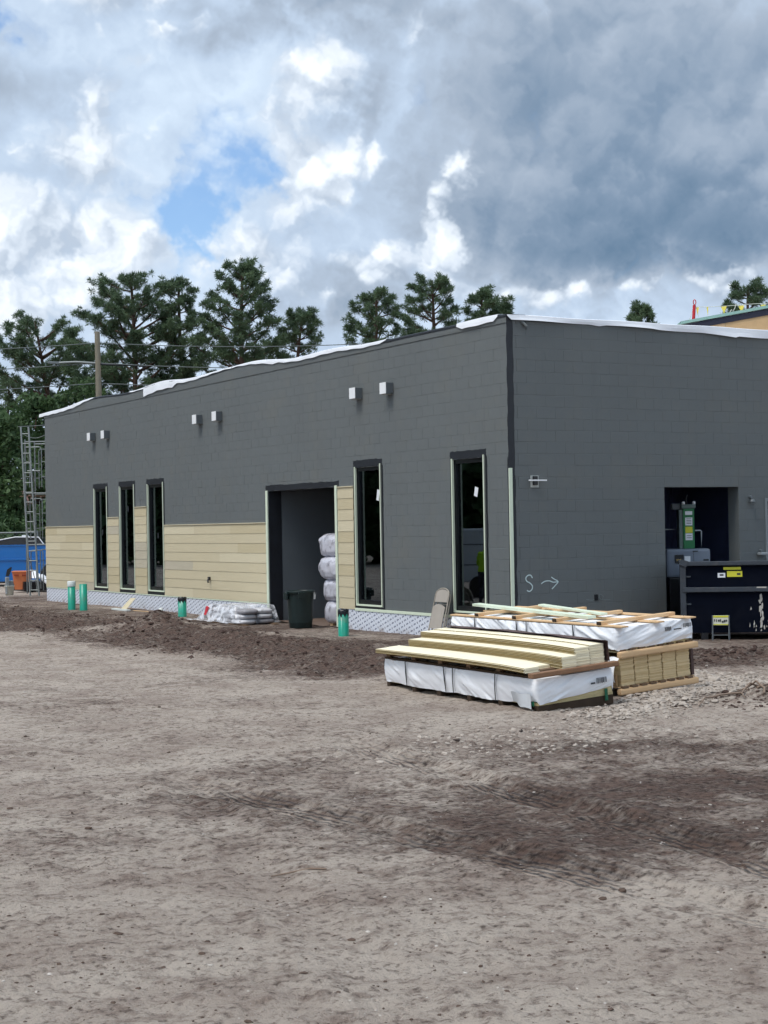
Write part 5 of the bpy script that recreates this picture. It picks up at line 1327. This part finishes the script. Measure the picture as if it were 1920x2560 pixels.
def house():
    t = thing('brown_roof_house', 'low house with reddish brown roof hidden behind the trees at left', 'house', (14, 74, 0))
    c = Vector((13.0, 72.5, 0)); Mx = Matrix.Translation(c) @ Matrix.Rotation(math.radians(-30), 4, 'Z')
    MB().box(-7, 6, 0, 8, 0, 2.9).xf(Mx).build('wall', mat('house_wall', srgb(150, 132, 120), .8), t, fix=False)
    MB().add([(-7.5, -.5, 2.9), (6.5, -.5, 2.9), (6.5, 8.5, 2.9), (-7.5, 8.5, 2.9), (-5.5, 4, 5.0), (4.5, 4, 5.0)], [(0, 1, 5, 4), (2, 3, 4, 5), (1, 2, 5), (3, 0, 4), (0, 3, 2, 1)]).xf(Mx).build('roof', mat('brown_shingle', srgb(112, 84, 78), .9, .2, 1.2), t)
    for x in (-4.5, -1, 2.5): MB().box(x, x+1.2, -.03, -.004, 1.0, 2.2).xf(Mx).build('window', M_frame, t, fix=False)
house()
def pole():
    t = thing('utility_pole', 'weathered wooden utility pole with a lamp arm behind the roof', 'utility pole', (12.0, 53.0, 0))
    MB().tube([(12.0, 53.0, -.3), (12.0, 53.0, 6.0), (11.95, 53.0, 11.95)], [.19, .165, .13], 14).build('post', mat('grey_pole_wood', srgb(128, 122, 108), .9, .2, 3, stretch=(6, 6, .4)), t)
    MB().tube([(11.95, 53.0, 10.38), (11.0, 53.5, 10.46), (10.3, 53.95, 10.44)], .06, 8).build('lamp_arm', M_galv, t)
    MB().bbox(9.75, 10.4, 53.92, 54.08, 10.38, 10.50, .03).build('lamp_head', M_galv, t)
    MB().tube([(11.95, 53.0, 10.34), (13.2, 52.3, 10.28), (14.0, 51.8, 10.2)], .05, 8).build('side_arm', M_tape, t)
    lab = ['highest power line crossing the pines', 'second power line, level with the lamp arm', 'third power line, through the lower pines', 'lowest power line, beside the far wall top']
    for k, (z0, z1) in enumerate(((11.4, 11.1), (10.4, 10.0), (9.4, 9.2), (7.5, 7.5))):
        A_ = Vector((12.0, 53.0, z0)); d = Vector((-.866, .5, 0)) if False else Vector((-.85, .53, 0))
        pts = []
        for s in np.linspace(-1, 1, 41):
            ln = 30 if s < 0 else 14
            p = A_-d*s*ln*(1); sag = -1.1*(1-(2*abs(s)-1)**2)*.35*(1 if s < 0 else .5)
            pts.append(p+Vector((0, 0, sag+(z1-z0)*max(0, s))))
        MB().tube(pts, .022, 5).build('power_line', mat('cable', srgb(96, 104, 104), .6), None, lab[k], 'power line', 'power lines on the pole', loc=(12, 53, z0))
pole()

# ------------------------------------------------------------------ trees
M_bark = mat('pine_bark', srgb(92, 76, 68), .95, .25, 4, spec=.1)
def leaf_mat(name, a, b, tr=.25):
    m = bpy.data.materials.new(name); m.use_nodes = True; t = m.node_tree; bs = t.nodes['Principled BSDF']
    g = t.nodes.new('ShaderNodeNewGeometry'); n = tnoise(t, g.outputs['Position'], .9, 4, .6).outputs['Fac']
    c = mixc(t, sstep(t, n, .3, .7), a, b)
    t.links.new(c, bs.inputs['Base Color']); bs.inputs['Roughness'].default_value = .6; bs.inputs['Specular IOR Level'].default_value = .25
    tl = t.nodes.new('ShaderNodeBsdfTranslucent'); t.links.new(c, tl.inputs[0]); mx = t.nodes.new('ShaderNodeMixShader'); mx.inputs[0].default_value = tr
    t.links.new(bs.outputs[0], mx.inputs[1]); t.links.new(tl.outputs[0], mx.inputs[2]); t.links.new(mx.outputs[0], t.nodes['Material Output'].inputs[0])
    return m
M_needle = leaf_mat('pine_needles', (.075, .118, .070), (.130, .190, .100), .35)
M_leaf = leaf_mat('broad_leaves', (.045, .085, .036), (.090, .150, .060), .3)
def tri_mesh(name, V, F, mtl):
    me = bpy.data.meshes.new(name)
    me.vertices.add(len(V)); me.vertices.foreach_set('co', V.astype(np.float32).ravel())
    me.loops.add(F.size); me.loops.foreach_set('vertex_index', F.astype(np.int32).ravel())
    me.polygons.add(len(F)); me.polygons.foreach_set('loop_start', np.arange(0, F.size, F.shape[1], dtype=np.int32))
    me.update(calc_edges=True); me.materials.append(mtl); return me
def pine(x, y, h, r, cb, label, seed, lean=(0, 0), n_limb=34, dens=1.0, shape='round', squash=1.0):
    rng = np.random.default_rng(seed); py = random.Random(seed)
    t = thing('pine_tree', label, 'tree', (x, y, 0), 'pines behind the building')
    wood = MB()
    def tr(z):
        s = z/h
        return Vector((x+lean[0]*s*s+.22*math.sin(s*5+seed), y+lean[1]*s*s+.2*math.cos(s*4+seed), z))
    zs = np.linspace(0, h*.97, 14)
    trunk = MB().tube([tr(z) for z in zs], [(.24*(1-.85*z/h)+.02)*(h/16) for z in zs], 9)
    limbs = []; tips = []
    H = h-cb; zc = cb+H*(.36 if shape != 'flat' else .55); up_r, dn_r = h-zc, zc-cb
    for i in range(n_limb):
        f = (i+.5)/n_limb
        az = i*2.39996+py.uniform(-.4, .4)
        se = -.55+1.50*f**.75; se = min(.97, se)                       # sine of the tip's elevation on the crown surface
        ce = math.sqrt(1-se*se)
        nz = .78+.44*float(vnoise(np.array([math.cos(az)*1.3+9]), np.array([math.sin(az)*1.3+se*1.7]), None, seed)[0])+py.uniform(-.10, .06)
        if shape == 'cone' and se > 0: ce *= 1-.42*se
        if shape == 'flat': ce = ce**.7
        tipz = zc+(up_r if se > 0 else dn_r)*se*(.94+.06*nz)
        T_ = Vector((0, 0, 0)); base_xy = tr(min(h*.95, tipz)); d = Vector((math.cos(az), math.sin(az), 0))
        L = max(.3, r*ce*nz)
        tip = Vector((base_xy.x+d.x*L, base_xy.y+d.y*L, tipz-.12))
        za = max(cb*.92, min(h*.93, tipz-L*py.uniform(.45, .85)))
        a = tr(za)
        mid = a.lerp(tip, .5)+Vector((py.uniform(-.1, .1)*L, py.uniform(-.1, .1)*L, -.12*L))
        pts = [a*(1-q)**2+mid*(2*q*(1-q))+tip*q*q for q in (0, .2, .4, .6, .8, 1)]
        limbs.append((pts, .050*(L/2)+.02))
        nb = max(4, int(L*3.6*dens))
        for k in range(nb):
            q = .42+.58*(k+py.random())/nb
            i0 = min(4, int(q*5)); p = pts[i0].lerp(pts[i0+1], q*5-i0)
            sd = (1 if k % 2 else -1); a2 = az+sd*py.uniform(.3, 1.3); l2 = (.28+.20*L)*py.uniform(.6, 1.1)
            e = p+Vector((math.cos(a2)*l2, math.sin(a2)*l2, l2*py.uniform(.0, .6)))
            limbs.append(([p, p.lerp(e, .5)+Vector((0, 0, -.05*l2)), e], .014))
            ntf = 1+int(l2*3.4*dens)
            for j in range(ntf):
                tips.append(p.lerp(e, .30+.70*(j+py.random())/ntf)+Vector((py.gauss(0, .09), py.gauss(0, .09), py.gauss(.05, .07))))
        for j in range(4): tips.append(tip+Vector((py.gauss(0, .16), py.gauss(0, .16), py.gauss(.0, .10))))
    for k in range(int(8*dens)): tips.append(tr(h*.95)+Vector((py.gauss(0, .25), py.gauss(0, .25), py.gauss(.0, .20))))
    for pts, rad in limbs: wood.tube(pts, [rad*(1-.75*k/(len(pts)-1)) for k in range(len(pts))], 5, cap=False)
    trunk.add(wood.v, wood.f, True)
    trunk.build('trunk', M_bark, t, fix=False)
    T = np.array([tuple(p) for p in tips]); n = len(T); K = 60
    dirs = rng.normal(size=(n, K, 3)); dirs[..., 2] += .55; dirs /= np.linalg.norm(dirs, axis=-1, keepdims=True)
    ln = rng.uniform(.15, .34, (n, K, 1))*rng.uniform(.8, 1.2, (n, 1, 1))
    side = np.cross(dirs, rng.normal(size=(n, K, 3))); side /= np.linalg.norm(side, axis=-1, keepdims=True)+1e-9
    w = .0165
    base = T[:, None, :]+dirs*ln*.12
    tip = T[:, None, :]+dirs*ln
    mid = T[:, None, :]+dirs*ln*.6
    V = np.stack([base, mid-side*w, tip, mid+side*w], 2).reshape(-1, 3)-np.array([x, y, 0])
    F = np.arange(len(V)).reshape(-1, 4)
    o = bpy.data.objects.new('crown', tri_mesh('crown', V, F, M_needle)); COL.objects.link(o); o.parent = t
    return len(F)
cnt = 0
for a in [
    (17.1, 61.6, 16.7, 3.25, 8.4, 'broad round-headed pine at left, largest of the pines', 11, (0, 0), 46, 1.05, 'round'),
    (14.6, 67.6, 14.8, 2.6, 7.6, 'lower spreading pine at the left end of the pine group', 12, (-.8, .6), 34, .9, 'flat'),
    (20.3, 62.0, 16.6, 1.35, 9.4, 'slim pine between the two big pines', 13, (0, 0), 30, .9, 'round'),
    (21.6, 56.6, 17.0, 2.55, 9.6, 'tall pointed pine right of the slim pine, above the roof', 14, (.1, 0), 46, 1.0, 'cone'),
    (24.7, 57.1, 14.4, 1.0, 10.4, 'small leaning pine at the right end of the left group', 15, (.6, -.3), 20, .8, 'flat'),
    (28.8, 54.8, 15.5, 1.55, 10.4, 'left pine of the middle group above the roof', 16, (0, 0), 30, .95, 'round'),
    (32.6, 54.9, 16.5, 1.7, 11.0, 'tallest pine of the middle group', 17, (0, 0), 32, .9, 'round'),
    (33.9, 51.9, 15.4, .9, 11.0, 'pine right of the tallest in the middle group', 18, (.2, 0), 22, .95, 'round'),
    (36.2, 52.9, 15.0, .6, 11.8, 'pine top peeking beside the building corner', 19, (0, 0), 16, 1.0, 'round'),
    (41.7, 47.3, 14.4, .9, 11.0, 'lone pine top above the short wall', 20, (0, 0), 20, .85, 'cone'),
    (46.9, 44.4, 15.6, 1.3, 11.4, 'pine top behind the rear roof block', 21, (0, 0), 24, .85, 'round'),
    (12.8, 71.0, 11.6, 1.0, 6.0, 'thin pine at the left edge of the picture', 22, (0, 0), 26, .6, 'round')]:
    cnt += pine(*a)
def broad(x, y, h, r, zb, label, seed, n=5200, cat='tree', name='broadleaf_tree', group='leafy trees behind the far end'):
    rng = np.random.default_rng(seed); py = random.Random(seed)
    t = thing(name, label, cat, (x, y, 0), group)
    wd = MB().tube([(x, y, -.2), (x+.1, y, h*.35), (x-.05, y+.1, h*.75)], [.16*h/8, .11*h/8, .04], 8)
    cl = []
    for i in range(46):
        s = py.random(); z = zb+(h-zb)*s; rr = r*math.sqrt(max(.06, 1-(abs(s-.42)/.62)**2))
        a = py.uniform(0, 6.28); q = math.sqrt(py.random()); c = Vector((x+math.cos(a)*rr*q, y+math.sin(a)*rr*q, z)); cl.append((c, py.uniform(.35, .75)*r*.55))
        if i % 3 == 0: wd.tube([(x, y, max(.4, z-1.2)), ((x+c.x)/2, (y+c.y)/2, z-.5), c], [.04, .03, .01], 5, cap=False)
    wd.build('trunk', M_bark, t, fix=False)
    idx = rng.integers(0, len(cl), n); C_ = np.array([tuple(c[0]) for c in cl])[idx]; R_ = np.array([c[1] for c in cl])[idx][:, None]
    dv = rng.normal(size=(n, 3)); dv /= np.linalg.norm(dv, axis=1, keepdims=True)
    P = C_+dv*R_*rng.uniform(.55, 1.08, (n, 1)); P[:, 2] = np.maximum(P[:, 2], .15)
    u = rng.normal(size=(n, 3)); u /= np.linalg.norm(u, axis=1, keepdims=True); v = np.cross(u, rng.normal(size=(n, 3))); v /= np.linalg.norm(v, axis=1, keepdims=True)
    s = rng.uniform(.07, .15, (n, 1))
    V = np.stack([P-u*s*1.4, P+v*s*.7, P+u*s*1.4, P-v*s*.7], 1).reshape(-1, 3)-np.array([x, y, 0])
    o = bpy.data.objects.new('crown', tri_mesh('crown', V, np.arange(4*n).reshape(-1, 4), M_leaf)); COL.objects.link(o); o.parent = t
for a in [(7.6, 55.4, 7.4, 2.2, .5, 'leafy tree at the left edge above the blue truck', 31, 7000), (10.2, 57.6, 8.8, 2.2, .6, 'leafy tree behind the scaffold tower top', 32, 7000), (13.2, 59.2, 9.6, 2.2, 3, 'leafy tree behind the far roof corner', 33, 5200),
          (15.8, 60.1, 8.8, 2.0, 3, 'leafy tree right of the utility pole', 34, 4600), (18.4, 59.0, 9.0, 1.8, 4, 'leafy tree below the slim pine', 35, 4200), (5.4, 58.5, 6.0, 2.0, .4, 'bushy low tree outside the left edge beyond the truck', 36, 5200),
          (12.3, 63.0, 9.4, 2.2, 1, 'dark leafy tree behind the scaffold, below the thin pine', 37, 6500), (8.4, 61.5, 8.2, 2.0, 1, 'tall leafy tree at the left edge behind the others', 38, 6000)]:
    broad(*a)
for a in [(6.3, 50.5, 2.6, 1.6, .1, 'low dark shrub behind the fence at the left edge', 41, 4200), (8.6, 49.6, 2.9, 1.6, .1, 'low dark shrub behind the fence by the scaffold', 42, 4200), (4.0, 52.0, 2.7, 1.6, .1, 'low dark shrub beyond the fence, leftmost', 43, 3600)]:
    broad(*a, 'shrub', 'shrub', 'shrubs along the fence')

# ------------------------------------------------------------------ wood closing the lot on its left side (seen in the window panes)
def woodland():
    rng = np.random.default_rng(77); n = 26000
    s = rng.random(n); A_ = np.array([-46., 30., 0]); B_ = np.array([-9., 92., 0])
    P = A_+(B_-A_)*s[:, None]+np.stack([rng.normal(0, 2.2, n), rng.normal(0, 2.2, n), rng.random(n)**.8*(11+3.5*fbm(s*40, s*0, 3, 8))], -1)
    u = rng.normal(size=(n, 3)); u /= np.linalg.norm(u, axis=1, keepdims=True); v = np.cross(u, rng.normal(size=(n, 3))); v /= np.linalg.norm(v, axis=1, keepdims=True)
    q = rng.uniform(.35, .75, (n, 1)); V = np.stack([P-u*q, P+v*q*.7, P+u*q, P-v*q*.7], 1).reshape(-1, 3)
    o = bpy.data.objects.new('woodland', tri_mesh('woodland', V, np.arange(4*n).reshape(-1, 4), M_leaf)); COL.objects.link(o)
    tag(o, 'dense wood along the left side of the lot, mirrored in the windows', 'woodland', kind='stuff')
woodland()

# ------------------------------------------------------------------ parked beside the lot, mirrored in the near panes
def site_trailer():
    c = Vector((-10.6, 17.2, -.06)); Mx = Matrix.Translation(c) @ Matrix.Rotation(math.radians(62), 4, 'Z')
    t = thing('site_trailer', 'pale grey enclosed trailer parked left of the lot, mirrored in a window', 'trailer', tuple(c))
    MB().bbox(-2.4, 2.4, -1.0, 1.0, .45, 2.02, .05).xf(Mx).build('body', mat('trailer_grey', srgb(186, 192, 196), .4, .06, 1), t)
    for z in (1.55, .95): MB().bbox(-2.41, 2.41, -1.012, -1.001, z, z+.03, .003).xf(Mx).build('side_rib', M_alud, t)
    for x in (-.45, .45):
        for y in (-1.06, .9): MB().tube([(x, y, .32), (x, y+.16, .32)], .32, 18).xf(Mx).build('wheel', M_frame, t)
    MB().tube([(2.4, 0, .5), (3.5, 0, .45)], .05, 8).xf(Mx).build('tow_bar', M_frame, t)
site_trailer()
def worker():
    b = Vector((-7.35, 12.2, float(ground_h(-7.35, 12.2))))
    J = {'pelvis': (0, 0, .95), 'chest': (0, .06, 1.28), 'neck': (0, .10, 1.48), 'head': (0, .13, 1.62), 'crown': (0, .14, 1.74),
         'shl': (-.19, .08, 1.42), 'ell': (-.27, .12, 1.14), 'wrl': (-.24, .30, .98), 'hal': (-.22, .38, .96), 'shr': (.19, .08, 1.42), 'elr': (.27, .10, 1.14), 'wrr': (.25, .28, .96), 'har': (.23, .36, .94),
         'hil': (-.10, 0, .90), 'knl': (-.11, .03, .50), 'anl': (-.11, -.01, .09), 'tol': (-.12, .15, .04), 'hir': (.10, 0, .90), 'knr': (.12, .05, .50), 'anr': (.13, -.01, .09), 'tor': (.14, .15, .04)}
    R_ = {'pelvis': .15, 'chest': .17, 'neck': .065, 'head': .095, 'crown': .075, 'shl': .075, 'ell': .05, 'wrl': .033, 'hal': .04, 'shr': .075, 'elr': .05, 'wrr': .033, 'har': .04, 'hil': .105, 'knl': .07, 'anl': .05, 'tol': .04, 'hir': .105, 'knr': .07, 'anr': .05, 'tor': .04}
    E_ = [('pelvis', 'chest'), ('chest', 'neck'), ('neck', 'head'), ('head', 'crown'), ('chest', 'shl'), ('shl', 'ell'), ('ell', 'wrl'), ('wrl', 'hal'), ('chest', 'shr'), ('shr', 'elr'), ('elr', 'wrr'), ('wrr', 'har'), ('pelvis', 'hil'), ('hil', 'knl'), ('knl', 'anl'), ('anl', 'tol'), ('pelvis', 'hir'), ('hir', 'knr'), ('knr', 'anr'), ('anr', 'tor')]
    ks = list(J); me = bpy.data.meshes.new('person'); me.from_pydata([J[k] for k in ks], [(ks.index(a), ks.index(b_)) for a, b_ in E_], [])
    o = bpy.data.objects.new('person', me); COL.objects.link(o); o.location = b; o.rotation_euler = (0, 0, math.radians(70))
    m = o.modifiers.new('skin', 'SKIN'); m.use_smooth_shade = True
    for i, k in enumerate(ks): me.skin_vertices[0].data[i].radius = (R_[k], R_[k]*.85)
    me.skin_vertices[0].data[0].use_root = True
    o.modifiers.new('sub', 'SUBSURF').levels = 2; o.modifiers['sub'].render_levels = 2
    mt = bpy.data.materials.new('work_clothes'); mt.use_nodes = True; t = mt.node_tree; bs = t.nodes['Principled BSDF']
    tc = t.nodes.new('ShaderNodeTexCoord'); sp = t.nodes.new('ShaderNodeSeparateXYZ'); t.links.new(tc.outputs['Object'], sp.inputs[0])
    c = mixc(t, mth(t, 'GREATER_THAN', sp.outputs[2], .93), srgb(44, 48, 60), srgb(168, 214, 40))
    c = mixc(t, mth(t, 'GREATER_THAN', sp.outputs[2], 1.50), c, srgb(176, 134, 110)); c = mixc(t, mth(t, 'GREATER_THAN', sp.outputs[2], 1.67), c, srgb(230, 228, 220))
    t.links.new(c, bs.inputs['Base Color']); bs.inputs['Roughness'].default_value = .8; me.materials.append(mt)
    tag(o, 'person in lime work shirt standing left of the lot, mirrored in a window', 'person')
worker()
